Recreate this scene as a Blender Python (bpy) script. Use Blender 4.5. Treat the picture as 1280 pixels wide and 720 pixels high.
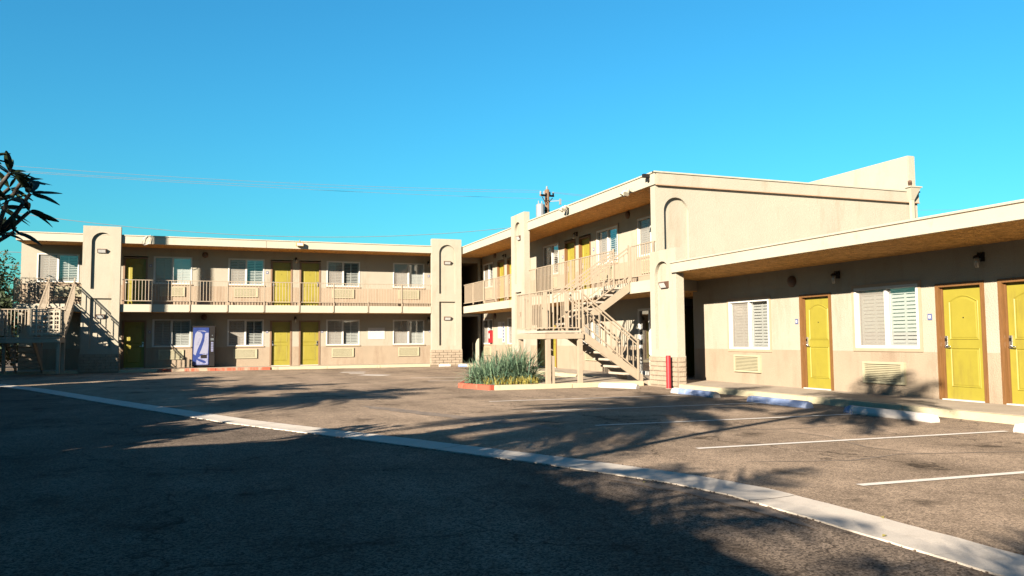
import bpy, bmesh, math, random
from mathutils import Matrix, Vector
random.seed(7)
R = math.radians
scene = bpy.context.scene
COL = scene.collection
for o in list(bpy.data.objects): bpy.data.objects.remove(o)

# ------------------------------------------------------------------ camera
PITCH, ROLL, YAW = R(3.767), R(-0.437), R(20.373)
def W(v):
    x, y, z = v
    c, s = math.cos(PITCH), math.sin(PITCH); y, z = c*y - s*z, s*y + c*z
    c, s = math.cos(YAW), math.sin(YAW); x, y = c*x + s*y, -s*x + c*y
    return Vector((x, y, z))
cr, sr = math.cos(ROLL), math.sin(ROLL)
vr, vu, vf = W((cr, 0, sr)), W((-sr, 0, cr)), W((0, 1, 0))
cam = bpy.data.cameras.new('camera'); co = bpy.data.objects.new('camera', cam); COL.objects.link(co)
cam.sensor_width = 36; cam.lens = 972.37/1280*36; cam.clip_start = 0.05; cam.clip_end = 3000
co.matrix_world = Matrix(((vr.x, vu.x, -vf.x, 0), (vr.y, vu.y, -vf.y, 0), (vr.z, vu.z, -vf.z, 1.30), (0, 0, 0, 1)))
scene.camera = co
# ------------------------------------------------------------------ sky, sun, exposure
SUN = Vector((.775, .632, -.362)).normalized()          # direction the light travels
world = bpy.data.worlds.new('World'); scene.world = world; world.use_nodes = True
wt = world.node_tree; wt.nodes.clear()
sky = wt.nodes.new('ShaderNodeTexSky'); sky.sky_type = 'NISHITA'; sky.sun_disc = False
sky.sun_elevation = math.asin(-SUN.z); sky.sun_rotation = math.atan2(-SUN.x, -SUN.y) % (2*math.pi)
sky.altitude = 0; sky.air_density = 1.7; sky.dust_density = 0.1; sky.ozone_density = 5.0
tint = wt.nodes.new('ShaderNodeMix'); tint.data_type = 'RGBA'; tint.blend_type = 'MULTIPLY'
tint.inputs['Factor'].default_value = 1.0; tint.inputs['B'].default_value = (0.13, 0.485, 0.625, 1)
bg = wt.nodes.new('ShaderNodeBackground'); bg.inputs['Strength'].default_value = 0.05
wo = wt.nodes.new('ShaderNodeOutputWorld')
wt.links.new(sky.outputs['Color'], tint.inputs['A']); wt.links.new(tint.outputs['Result'], bg.inputs['Color'])
wt.links.new(bg.outputs['Background'], wo.inputs['Surface'])
sl = bpy.data.lights.new('sun', 'SUN'); sl.energy = 5.0; sl.angle = R(0.4); sl.color = (1.0, 0.88, 0.72)
so = bpy.data.objects.new('sun', sl); COL.objects.link(so); so.location = (-20, -16, 20)
so.rotation_euler = SUN.to_track_quat('-Z', 'Y').to_euler()
vs = scene.view_settings; vs.view_transform = 'Standard'; vs.look = 'None'; vs.gamma = 1; vs.exposure = 2.6
vs.use_curve_mapping = False
scene.render.resolution_x = 1024; scene.render.resolution_y = 576

# ------------------------------------------------------------------ materials
def mat(name, col, rough=0.8, vary=0.12, vscale=3.0, bump=0.0, bscale=60.0, dist=0.01, fine=0.0, fscale=90.0,
        metal=0.0, spec=0.3, stain=None, stretch=(1, 1, 1), col2=None):
    m = bpy.data.materials.new(name); m.use_nodes = True
    nt = m.node_tree; b = nt.nodes['Principled BSDF']
    b.inputs['Roughness'].default_value = rough; b.inputs['Metallic'].default_value = metal
    b.inputs['Specular IOR Level'].default_value = spec
    g = nt.nodes.new('ShaderNodeNewGeometry')
    mp = nt.nodes.new('ShaderNodeMapping'); mp.inputs['Scale'].default_value = stretch
    nt.links.new(g.outputs['Position'], mp.inputs['Vector'])
    n = nt.nodes.new('ShaderNodeTexNoise'); n.inputs['Scale'].default_value = vscale; n.inputs['Detail'].default_value = 6
    n.inputs['Roughness'].default_value = 0.65
    nt.links.new(mp.outputs['Vector'], n.inputs['Vector'])
    r = nt.nodes.new('ShaderNodeMapRange'); r.inputs['From Min'].default_value = .3; r.inputs['From Max'].default_value = .7
    r.inputs['To Min'].default_value = 1-vary; r.inputs['To Max'].default_value = 1+vary
    nt.links.new(n.outputs['Fac'], r.inputs['Value'])
    fac = r.outputs['Result']
    if fine > 0:
        n2 = nt.nodes.new('ShaderNodeTexNoise'); n2.inputs['Scale'].default_value = fscale; n2.inputs['Detail'].default_value = 3
        nt.links.new(mp.outputs['Vector'], n2.inputs['Vector'])
        r2 = nt.nodes.new('ShaderNodeMapRange'); r2.inputs['From Min'].default_value = .3; r2.inputs['From Max'].default_value = .7
        r2.inputs['To Min'].default_value = 1-fine; r2.inputs['To Max'].default_value = 1+fine
        nt.links.new(n2.outputs['Fac'], r2.inputs['Value'])
        mu = nt.nodes.new('ShaderNodeMath'); mu.operation = 'MULTIPLY'
        nt.links.new(fac, mu.inputs[0]); nt.links.new(r2.outputs['Result'], mu.inputs[1]); fac = mu.outputs[0]
    mx = nt.nodes.new('ShaderNodeVectorMath'); mx.operation = 'SCALE'
    base = nt.nodes.new('ShaderNodeRGB'); base.outputs[0].default_value = (*col, 1)
    src = base.outputs[0]
    if stain:                                    # (colour, scale, threshold, soft)
        ns = nt.nodes.new('ShaderNodeTexNoise'); ns.inputs['Scale'].default_value = stain[1]; ns.inputs['Detail'].default_value = 8
        ns.inputs['Roughness'].default_value = .7
        mp2 = nt.nodes.new('ShaderNodeMapping'); mp2.inputs['Scale'].default_value = (1, 1, .22); nt.links.new(mp.outputs['Vector'], mp2.inputs['Vector'])
        nt.links.new(mp2.outputs['Vector'], ns.inputs['Vector'])
        rs = nt.nodes.new('ShaderNodeMapRange'); rs.inputs['From Min'].default_value = stain[2]; rs.inputs['From Max'].default_value = stain[2]+stain[3]
        nt.links.new(ns.outputs['Fac'], rs.inputs['Value'])
        ms = nt.nodes.new('ShaderNodeMix'); ms.data_type = 'RGBA'
        nt.links.new(rs.outputs['Result'], ms.inputs['Factor']); nt.links.new(src, ms.inputs['A']); ms.inputs['B'].default_value = (*stain[0], 1)
        src = ms.outputs['Result']
    nt.links.new(src, mx.inputs[0]); nt.links.new(fac, mx.inputs['Scale'])
    nt.links.new(mx.outputs['Vector'], b.inputs['Base Color'])
    if bump > 0:
        nb = nt.nodes.new('ShaderNodeTexNoise'); nb.inputs['Scale'].default_value = bscale; nb.inputs['Detail'].default_value = 5
        nt.links.new(mp.outputs['Vector'], nb.inputs['Vector'])
        bp = nt.nodes.new('ShaderNodeBump'); bp.inputs['Strength'].default_value = bump; bp.inputs['Distance'].default_value = dist
        nt.links.new(nb.outputs['Fac'], bp.inputs['Height']); nt.links.new(bp.outputs['Normal'], b.inputs['Normal'])
    return m
M = {}
M['stucco'] = mat('cream_stucco', (0.165, 0.150, 0.119), .9, .06, 1.2, .5, 42, .02, .10, 60, stain=((.130, .108, .076), 1.6, .52, .22))
M['dado'] = mat('tan_stucco', (0.151, 0.118, 0.084), .9, .07, 1.2, .5, 42, .02, .11, 60, stain=((0.118, 0.085, 0.058), 1.9, .50, .22))
M['pale'] = mat('pale_stucco', (0.177, 0.159, 0.125), .9, .05, 1.0, .5, 42, .02, .09, 60, stain=((.142, .122, .088), 1.5, .52, .22))
M['fascia'] = mat('cream_fascia_paint', (0.198, 0.181, 0.141), .7, .05, 1.6, .12, 20, .01, .03, 60, stain=((0.142, 0.116, 0.080), 1.7, .60, .18), stretch=(1, 1, 2.2))
M['soffit'] = mat('bounce_warm_soffit_stucco', (0.418, 0.223, 0.065), .9, .42, 7, 1.0, 16, .08, .35, 34)  # beige soffit with warm bounced light put into its colour
M['roof'] = mat('gravel_roof', (.30, .27, .24), .95, .2, 4, .5, 60)
M['drip'] = mat('brown_drip_shadow', (.20, .13, .08), .6)  # shadow line under the drip edge, put in as a brown strip
M['joint'] = mat('dark_joint', (.05, .035, .025), .9)
M['rail'] = mat('tan_rail_paint', (0.168, 0.135, 0.098), .55, .08, 6, .1, 80)
M['tread'] = mat('precast_concrete_tread', (0.200, 0.170, 0.137), .9, .12, 8, .3, 60)
M['brick'] = mat('tan_slump_block', (0.161, 0.128, 0.093), .95, .14, 5, .8, 30, .02, .08, 60)
M['mortar'] = mat('mortar', (0.122, 0.094, 0.067), .95, .1, 8, .5, 60)
M['yellow'] = mat('yellow_door_paint', (0.128, 0.108, 0.0125), .5, .07, 2.5, .06, 90, stain=((0.101, 0.079, 0.013), 4, .52, .2))
M['wood'] = mat('orange_brown_frame', (0.078, 0.036, 0.011), .55, .22, 3, .15, 40, stretch=(14, 14, 1.2), stain=((0.059, 0.024, 0.007), 2, .6, .15))
M['darkwood'] = mat('brown_frame', (.10, .06, .035), .6, .2, 4, stretch=(10, 10, 1))
M['white'] = mat('white_window_frame', (0.280, 0.274, 0.256), .45, .04, 4)
M['trim'] = mat('tan_window_trim', (0.183, 0.134, 0.091), .7, .06, 4, .15, 60)
M['shutter'] = mat('white_shutter', (0.292, 0.286, 0.268), .5, .03, 4)
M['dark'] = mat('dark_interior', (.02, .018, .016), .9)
M['steel'] = mat('brushed_steel', (.55, .54, .52), .3, .05, 30, metal=1.0)
M['black'] = mat('black_metal', (.008, .007, .007), .5, .1, 8, spec=.12)
M['bronze'] = mat('bronze_lamp', (.055, .03, .02), .5, .1, 8)
M['lens'] = mat('frosted_lamp_glass', (0.243, 0.243, 0.231), .3)
M['seeded'] = mat('smoked_lantern_glass', (.14, .13, .11), .12, .3, 40, spec=.8)
M['ac'] = mat('beige_ac_grille', (0.185, 0.168, 0.112), .55, .06, 6)
M['plate'] = mat('navy_plate', (.05, .06, .12), .4)
M['concrete'] = mat('walk_concrete', (0.183, 0.149, 0.112), .9, .13, 2.2, .35, 70, .006, .1, 80, stain=((0.104, 0.079, 0.058), 1.3, .55, .2))
M['gutter'] = mat('gutter_concrete', (0.278, 0.245, 0.208), .9, .09, 2.5, .4, 70, .006, .1, 110, stain=((0.200, 0.173, 0.142), 2.2, .58, .18))
M['kerb'] = mat('cream_kerb_paint', (0.225, 0.198, 0.131), .85, .1, 3, .3, 50, .008, .06, 60, stain=((0.128, 0.106, 0.079), 2.4, .58, .12))
M['redkerb'] = mat('worn_red_kerb_paint', (0.200, 0.043, 0.021), .85, .12, 4, .3, 50, .008, .08, 60, stain=((0.183, 0.143, 0.101), 1.6, .46, .1))
M['redfresh'] = mat('red_kerb_paint', (.21, .04, .022), .85, .12, 4, .3, 50, .008, .08, 60, stain=((.17, .12, .08), 3, .58, .1))
M['paint'] = mat('worn_line_paint', (0.351, 0.323, 0.288), .8, .08, 5, .3, 90, .005, .14, 120, stain=((0.133, 0.109, 0.088), 6, .60, .1))
M['bluepaint'] = mat('worn_blue_paint', (0.1, 0.135, 0.225), .75, .15, 5, .2, 60, stain=((0.200, 0.213, 0.261), 7, .53, .12))
M['whitestop'] = mat('white_stop_paint', (0.281, 0.257, 0.233), .85, .08, 5, .3, 60, stain=((0.162, 0.140, 0.119), 5, .6, .12))
M['red'] = mat('red_bollard_paint', (0.14, 0.007, 0.01), .45, .1, 5, .1, 40)
M['soil'] = mat('planter_soil', (.09, .06, .035), .95, .3, 8, .8, 30)
M['blue'] = mat('vending_blue', (.012, .022, .09), .35, .25, 3)
M['vwhite'] = mat('vending_white', (0.125, 0.128, 0.17), .35, .06, 8)
M['vgrey'] = mat('vending_grey', (0.104, 0.109, 0.170), .4, .3, 14)
M['paper'] = mat('notice_board', (0.256, 0.243, 0.231), .7, .06, 20)
M['timber'] = mat('weathered_pole_timber', (0.085, 0.05, 0.03), .9, .25, 3, .4, 20, stretch=(6, 6, .6))
M['galv'] = mat('grey_transformer', (0.11, 0.115, 0.12), .5, .06, 6)
M['wire'] = mat('power_cable', (.09, .10, .11), .6)
M['amber'] = mat('aged_flood_lamp', (0.231, 0.134, 0.030), .6, .2, 10)
M['bark'] = mat('grey_bark', (.05, .040, .032), .9, .25, 8, .6, 30)
M['trunk'] = mat('palm_trunk_bark', (.13, .10, .075), .95, .25, 6, .8, 20, stretch=(1, 1, 4))

def leafmat(name, a, b_, rough=.5, trans=.25):
    m = bpy.data.materials.new(name); m.use_nodes = True
    nt = m.node_tree; b = nt.nodes['Principled BSDF']; b.inputs['Roughness'].default_value = rough
    b.inputs['Specular IOR Level'].default_value = .25
    g = nt.nodes.new('ShaderNodeNewGeometry'); cr_ = nt.nodes.new('ShaderNodeMix'); cr_.data_type = 'RGBA'
    nt.links.new(g.outputs['Random Per Island'], cr_.inputs['Factor'])
    cr_.inputs['A'].default_value = (*a, 1); cr_.inputs['B'].default_value = (*b_, 1)
    nt.links.new(cr_.outputs['Result'], b.inputs['Base Color'])
    tr = nt.nodes.new('ShaderNodeBsdfTranslucent'); nt.links.new(cr_.outputs['Result'], tr.inputs['Color'])
    ms = nt.nodes.new('ShaderNodeMixShader'); ms.inputs['Fac'].default_value = trans
    out = nt.nodes['Material Output']
    nt.links.new(b.outputs['BSDF'], ms.inputs[1]); nt.links.new(tr.outputs['BSDF'], ms.inputs[2]); nt.links.new(ms.outputs['Shader'], out.inputs['Surface'])
    return m
M['palmleaf'] = leafmat('palm_leaf', (.035, .06, .02), (.07, .10, .03))
M['plumeria'] = leafmat('glossy_dark_leaf', (.010, .018, .009), (.028, .040, .018), .45, .12)
M['shrub'] = leafmat('shrub_leaf', (.03, .05, .018), (.08, .10, .035))
M['strap'] = leafmat('blue_green_strap_leaf', (.040, .078, .050), (.095, .135, .080), .5, .2)
M['strapold'] = leafmat('yellowing_strap_leaf', (.17, .145, .03), (.25, .21, .05), .6, .3)
M['hedge'] = leafmat('hedge_leaf', (.010, .018, .007), (.026, .038, .014), .6, .1)

def glassmat(name, tintc, refl):
    m = bpy.data.materials.new(name); m.use_nodes = True
    nt = m.node_tree; nt.nodes.clear()
    out = nt.nodes.new('ShaderNodeOutputMaterial'); ms = nt.nodes.new('ShaderNodeMixShader')
    t = nt.nodes.new('ShaderNodeBsdfTransparent'); t.inputs['Color'].default_value = (*tintc, 1)
    gl = nt.nodes.new('ShaderNodeBsdfGlossy'); gl.inputs['Roughness'].default_value = .02
    lw = nt.nodes.new('ShaderNodeLayerWeight'); lw.inputs['Blend'].default_value = .35
    rg_ = nt.nodes.new('ShaderNodeMapRange'); rg_.inputs['To Min'].default_value = refl; rg_.inputs['To Max'].default_value = .85
    nt.links.new(lw.outputs['Facing'], rg_.inputs['Value']); nt.links.new(rg_.outputs['Result'], ms.inputs['Fac']); nt.links.new(t.outputs['BSDF'], ms.inputs[1]); nt.links.new(gl.outputs['BSDF'], ms.inputs[2])
    nt.links.new(ms.outputs['Shader'], out.inputs['Surface'])
    return m
M['glass'] = glassmat('window_glass', (.90, .93, .93), .13)
M['glass_dark'] = glassmat('door_glass', (.35, .38, .40), .12)
def screenmat():
    m = bpy.data.materials.new('insect_screen'); m.use_nodes = True
    nt = m.node_tree; b = nt.nodes['Principled BSDF']; b.inputs['Base Color'].default_value = (.16, .145, .125, 1)
    b.inputs['Roughness'].default_value = .7; b.inputs['Alpha'].default_value = .52
    return m
M['screen'] = screenmat()

def asphalt(name, basecol, contrast=1.0):
    m = bpy.data.materials.new(name); m.use_nodes = True
    nt = m.node_tree; b = nt.nodes['Principled BSDF']; N = nt.nodes.new; Lk = nt.links.new
    b.inputs['Roughness'].default_value = .95; b.inputs['Specular IOR Level'].default_value = .05
    g = N('ShaderNodeNewGeometry'); pos = g.outputs['Position']
    def noise(s, d=4, ro=.6, vec=None):
        n = N('ShaderNodeTexNoise'); n.inputs['Scale'].default_value = s; n.inputs['Detail'].default_value = d; n.inputs['Roughness'].default_value = ro
        Lk(vec if vec else pos, n.inputs['Vector']); return n.outputs['Fac']
    def rng(v, a, b_, c, d):
        r = N('ShaderNodeMapRange'); r.inputs['From Min'].default_value = a; r.inputs['From Max'].default_value = b_
        r.inputs['To Min'].default_value = c; r.inputs['To Max'].default_value = d; Lk(v, r.inputs['Value']); return r.outputs['Result']
    def mul(a, b_):
        k = N('ShaderNodeMath'); k.operation = 'MULTIPLY'; Lk(a, k.inputs[0]); Lk(b_, k.inputs[1]); return k.outputs[0]
    v = N('ShaderNodeTexVoronoi'); v.inputs['Scale'].default_value = 75; Lk(pos, v.inputs['Vector'])
    sp = N('ShaderNodeSeparateColor'); Lk(v.outputs['Color'], sp.inputs['Color'])
    stone = rng(sp.outputs[0], 0, 1, 1-.65*contrast, 1+.75*contrast)
    grime = rng(noise(.55, 7, .7), .35, .68, 1.25, .66)
    mid = rng(noise(6, 5), .3, .7, .88, 1.12)
    fine = rng(noise(150, 2), .3, .7, .6, 1.4)
    mp = N('ShaderNodeMapping'); mp.inputs['Rotation'].default_value = (0, 0, R(-24)); mp.inputs['Scale'].default_value = (1.6, .18, 1); Lk(pos, mp.inputs['Vector'])
    tracks = rng(noise(.5, 5, .6, mp.outputs['Vector']), .35, .65, .78, 1.14)
    # dark drips of oil where cars stand
    st = noise(1.1, 4, .55); oil = rng(st, .62, .72, 1.0, .42)
    f = mul(mul(mul(stone, grime), mul(mid, fine)), mul(tracks, oil))
    base = N('ShaderNodeRGB'); base.outputs[0].default_value = (*basecol, 1)
    sc = N('ShaderNodeVectorMath'); sc.operation = 'SCALE'; Lk(base.outputs[0], sc.inputs[0]); Lk(f, sc.inputs['Scale'])
    # cracks
    vc = N('ShaderNodeTexVoronoi'); vc.feature = 'DISTANCE_TO_EDGE'; vc.inputs['Scale'].default_value = .33
    wob = N('ShaderNodeVectorMath'); wob.operation = 'ADD'; nn = N('ShaderNodeTexNoise'); nn.inputs['Scale'].default_value = 2.3; nn.inputs['Detail'].default_value = 6; Lk(pos, nn.inputs['Vector'])
    s2 = N('ShaderNodeVectorMath'); s2.operation = 'SCALE'; s2.inputs['Scale'].default_value = .9; Lk(nn.outputs['Color'], s2.inputs[0])
    Lk(pos, wob.inputs[0]); Lk(s2.outputs['Vector'], wob.inputs[1]); Lk(wob.outputs['Vector'], vc.inputs['Vector'])
    crk = rng(vc.outputs['Distance'], .0, .008, .35, 1.0)
    gate = rng(noise(.27, 2), .44, .50, 1.0, 0.0)       # cracks only in places
    mx = N('ShaderNodeMath'); mx.operation = 'MAXIMUM'; Lk(crk, mx.inputs[0]); Lk(gate, mx.inputs[1])
    sc2 = N('ShaderNodeVectorMath'); sc2.operation = 'SCALE'; Lk(sc.outputs['Vector'], sc2.inputs[0]); Lk(mx.outputs[0], sc2.inputs['Scale'])
    Lk(sc2.outputs['Vector'], b.inputs['Base Color'])
    bp = N('ShaderNodeBump'); bp.inputs['Strength'].default_value = .32; bp.inputs['Distance'].default_value = .006
    Lk(sp.outputs[1], bp.inputs['Height'])
    bp2 = N('ShaderNodeBump'); bp2.inputs['Strength'].default_value = .3; bp2.inputs['Distance'].default_value = .006
    Lk(noise(160, 3), bp2.inputs['Height']); Lk(bp.outputs['Normal'], bp2.inputs['Normal']); Lk(bp2.outputs['Normal'], b.inputs['Normal'])
    return m
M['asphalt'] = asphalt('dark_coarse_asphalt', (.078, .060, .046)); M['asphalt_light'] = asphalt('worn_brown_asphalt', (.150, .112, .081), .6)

# ------------------------------------------------------------------ helpers
class MB:
    def __init__(s): s.v = []; s.f = []
    def quad(s, a, b, c, d):
        i = len(s.v); s.v += [tuple(a), tuple(b), tuple(c), tuple(d)]; s.f.append((i, i+1, i+2, i+3)); return s
    def poly(s, pts):
        i = len(s.v); s.v += [tuple(p) for p in pts]; s.f.append(tuple(range(i, i+len(pts)))); return s
    def box(s, x0, x1, y0, y1, z0, z1):
        i = len(s.v)
        s.v += [(x0,y0,z0),(x1,y0,z0),(x1,y1,z0),(x0,y1,z0),(x0,y0,z1),(x1,y0,z1),(x1,y1,z1),(x0,y1,z1)]
        s.f += [tuple(i+k for k in q) for q in ((0,3,2,1),(4,5,6,7),(0,1,5,4),(1,2,6,5),(2,3,7,6),(3,0,4,7))]; return s
    def bar(s, a, b, w, h=None, up=(0,0,1)):
        a, b = Vector(a), Vector(b); h = w if h is None else h
        d = (b-a).normalized(); up = Vector(up)
        if abs(d.dot(up)) > .98: up = Vector((0,1,0))
        x = d.cross(up).normalized()*w/2; z = x.cross(d).normalized()*h/2
        i = len(s.v)
        for p in (a, b): s.v += [tuple(p-x-z), tuple(p+x-z), tuple(p+x+z), tuple(p-x+z)]
        s.f += [tuple(i+k for k in q) for q in ((0,1,2,3),(7,6,5,4),(0,4,5,1),(1,5,6,2),(2,6,7,3),(3,7,4,0))]; return s
    def tube(s, pts, rad, n=8, caps=True):
        pts = [Vector(p) for p in pts]; rads = rad if isinstance(rad, (list, tuple)) else [rad]*len(pts)
        i0 = len(s.v)
        for k, p in enumerate(pts):
            d = (pts[min(k+1, len(pts)-1)]-pts[max(k-1, 0)]).normalized()
            u = Vector((0,0,1)) if abs(d.z) < .95 else Vector((0,1,0))
            x = d.cross(u).normalized(); y = x.cross(d).normalized()
            for j in range(n):
                a = 2*math.pi*j/n; s.v.append(tuple(p+(x*math.cos(a)+y*math.sin(a))*rads[k]))
        for k in range(len(pts)-1):
            for j in range(n):
                a = i0+k*n+j; b = i0+k*n+(j+1) % n; s.f.append((a, b, b+n, a+n))
        if caps:
            s.f.append(tuple(i0+j for j in range(n))[::-1]); e = i0+(len(pts)-1)*n; s.f.append(tuple(e+j for j in range(n)))
        return s
    def prism(s, prof, y0, y1):            # profile in x,z extruded along y
        i = len(s.v); n = len(prof)
        s.v += [(x, y0, z) for x, z in prof]+[(x, y1, z) for x, z in prof]
        s.f.append(tuple(range(i, i+n))); s.f.append(tuple(range(i+2*n-1, i+n-1, -1)))
        for k in range(n):
            a = i+k; b = i+(k+1) % n; s.f.append((a, a+n, b+n, b))
        return s
    def mesh(s, name, m, smooth=False, bevel=0, fix=True):
        me = bpy.data.meshes.new(name); me.from_pydata(s.v, [], s.f); me.materials.append(M[m])
        if fix or bevel:
            bm = bmesh.new(); bm.from_mesh(me)
            if bevel:
                bmesh.ops.remove_doubles(bm, verts=bm.verts, dist=1e-5)
                es = [e for e in bm.edges if len(e.link_faces) == 2 and e.calc_face_angle(0) > .6]
                bmesh.ops.bevel(bm, geom=es, offset=bevel, segments=2, affect='EDGES', clamp_overlap=True)
            if fix: bmesh.ops.recalc_face_normals(bm, faces=bm.faces)
            bm.to_mesh(me); bm.free()
        if smooth:
            for p in me.polygons: p.use_smooth = True
        return me
    def build(s, name, m, parent=None, mat4=None, **k):
        return inst(name, s.mesh(name, m, **k), mat4, parent)

def inst(name, me, mat4=None, parent=None):
    o = bpy.data.objects.new(name, me); COL.objects.link(o)
    o.matrix_basis = mat4 if mat4 is not None else Matrix()
    if parent is not None:
        o.parent = parent; o.matrix_parent_inverse = parent.matrix_basis.inverted()
    return o
def tag(o, label, cat, group=None):
    o['label'] = label; o['category'] = cat
    if group: o['group'] = group
    return o
def struct(o): o['kind'] = 'structure'; return o
def stuff(o): o['kind'] = 'stuff'; return o
def empty(name, loc, label, cat, group=None):
    o = bpy.data.objects.new(name, None); COL.objects.link(o); o.location = loc; o.empty_display_size = .2
    o.matrix_basis = Matrix.Translation(loc)
    return tag(o, label, cat, group)
T = Matrix.Translation
def fr(x, y, z, rz=0): return T((x, y, z)) @ Matrix.Rotation(rz, 4, 'Z')

def wall(mb, u0, u1, z0, z1, ops=(), depth=.14, y=0.0):
    us = sorted({u0, u1, *[c for o in ops for c in o[:2] if u0 < c < u1]}); zs = sorted({z0, z1, *[c for o in ops for c in o[2:4] if z0 < c < z1]})
    for a, b in zip(us, us[1:]):
        for c, d in zip(zs, zs[1:]):
            m_, n_ = (a+b)/2, (c+d)/2
            if any(o[0] < m_ < o[1] and o[2] < n_ < o[3] for o in ops): continue
            mb.quad((a, y, c), (b, y, c), (b, y, d), (a, y, d))
    for o in ops:
        a, b, c, d = max(o[0], u0), min(o[1], u1), max(o[2], z0), min(o[3], z1)
        if a >= b or c >= d: continue
        mb.quad((a, y, c), (a, y, d), (a, y+depth, d), (a, y+depth, c)); mb.quad((b, y, c), (b, y+depth, c), (b, y+depth, d), (b, y, d))
        if o[3] <= z1: mb.quad((a, y, d), (b, y, d), (b, y+depth, d), (a, y+depth, d))
        if o[2] >= z0: mb.quad((a, y, c), (a, y+depth, c), (b, y+depth, c), (b, y, c))
    return mb

def recess_plate(mb, x0, x1, z0, z1, th, recs, dep=.10, closed=True):
    """slab front at y=0, recs = (xa, xb, zb, zt, arched) from low to high"""
    z = z0
    for xa, xb, zb, zt, ar in recs:
        mb.quad((x0,0,z),(x1,0,z),(x1,0,zb),(x0,0,zb))
        mb.quad((x0,0,zb),(xa,0,zb),(xa,0,zt),(x0,0,zt)); mb.quad((xb,0,zb),(x1,0,zb),(x1,0,zt),(xb,0,zt))
        r = (xb-xa)/2; cx = (xa+xb)/2
        if ar:
            n = 20; zs = zt-r
            pts = [(cx-r*math.cos(math.pi*i/n), zs+r*math.sin(math.pi*i/n)) for i in range(n+1)]
            for (ax, az), (bx, bz) in zip(pts, pts[1:]):
                mb.quad((ax,0,az),(bx,0,bz),(bx,0,zt),(ax,0,zt))
            loop = [(xa, zb)]+pts+[(xb, zb)]
        else: loop = [(xa, zb), (xa, zt), (xb, zt), (xb, zb)]
        for (ax, az), (bx, bz) in zip(loop, loop[1:]+loop[:1]): mb.quad((ax,0,az),(bx,0,bz),(bx,dep,bz),(ax,dep,az))
        mb.poly([(ax, dep, az) for ax, az in loop])
        z = zt
    mb.quad((x0,0,z),(x1,0,z),(x1,0,z1),(x0,0,z1))
    if closed:
        mb.quad((x0,0,z0),(x0,th,z0),(x0,th,z1),(x0,0,z1)); mb.quad((x1,0,z0),(x1,0,z1),(x1,th,z1),(x1,th,z0))
        mb.quad((x0,th,z0),(x1,th,z0),(x1,th,z1),(x0,th,z1)); mb.quad((x0,0,z1),(x1,0,z1),(x1,th,z1),(x0,th,z1)); mb.quad((x0,0,z0),(x0,th,z0),(x1,th,z0),(x1,0,z0))
    return mb

# ------------------------------------------------------------------ prototypes (local: x right, y into wall, z up)
def panel_ring(mb, loop, y, w=.035, h=.012):
    n = len(loop); cx = sum(p[0] for p in loop)/n; cz = sum(p[1] for p in loop)/n
    def off(k):
        out = []
        for i in range(n):
            a, b, c = Vector(loop[i-1]), Vector(loop[i]), Vector(loop[(i+1) % n])
            d = ((b-a).normalized()+(c-b).normalized()); nn = Vector((-d.y, d.x)).normalized()
            if nn.dot(Vector((cx, cz))-b) < 0: nn = -nn
            out.append(b+nn*k)
        return out
    rings = [(off(0), 0), (off(w*.35), -h), (off(w*.7), -h*.3), (off(w), h*.0), (off(w*1.9), -h*.55)]
    for (r0, d0), (r1, d1) in zip(rings, rings[1:]):
        for i in range(n):
            j = (i+1) % n
            mb.quad((r0[i].x, y+d0, r0[i].y), (r0[j].x, y+d0, r0[j].y), (r1[j].x, y+d1, r1[j].y), (r1[i].x, y+d1, r1[i].y))
    mb.poly([(p.x, y+rings[-1][1], p.y) for p in rings[-1][0]])
DW, DH = 1.0, 2.14
_d = MB()
_d.box(.075, DW-.075, .085, .125, .02, DH-.07)
_x0, _x1 = .075+.13, DW-.075-.13
_arc = [(_x0, 1.10), (_x1, 1.10), (_x1, 1.80)]+[(_x1-(_x1-_x0)*i/12, 1.80+.11*math.sin(math.pi*i/12)) for i in range(1, 12)]+[(_x0, 1.80)]
panel_ring(_d, _arc, .084); panel_ring(_d, [(_x0, .24), (_x1, .24), (_x1, .95), (_x0, .95)], .084)
ME_LEAF = _d.mesh('door', 'yellow')
def frame_mb():
    f = MB(); f.box(0, .075, -.02, .12, 0, DH); f.box(DW-.075, DW, -.02, .12, 0, DH); f.box(.0755, DW-.0755, -.02, .12, DH-.07, DH)
    f.box(.075, .10, .045, .083, .02, DH-.071); return f
ME_FRAME = frame_mb().mesh('door_frame', 'wood', bevel=.004); ME_FRAME_DARK = frame_mb().mesh('door_frame', 'darkwood')
ME_THRESH = MB().box(.076, DW-.076, -.03, .1, 0, .019).mesh('threshold', 'white')
def handle_mb(flip):
    x = .135 if not flip else DW-.135; sg = 1 if not flip else -1
    h = MB(); h.box(x-.03, x+.03, .058, .084, .95, 1.17); h.tube([(x, .06, .985), (x, .02, .985), (x+sg*.03, .012, .985), (x+sg*.13, .012, .975)], .011, 8); return h
ME_HANDLE = handle_mb(0).mesh('handle', 'steel', bevel=.004); ME_HANDLE_R = handle_mb(1).mesh('handle', 'steel', bevel=.004)
ME_LOCK = MB().box(.113, .157, .052, .06, 1.07, 1.13).mesh('key_card_reader', 'black'); ME_LOCK_R = MB().box(DW-.157, DW-.113, .052, .06, 1.07, 1.13).mesh('key_card_reader', 'black')
ME_PEEP = MB().tube([(DW/2, .07, 1.50), (DW/2, .086, 1.50)], .012, 10).mesh('peephole', 'black')
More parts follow.
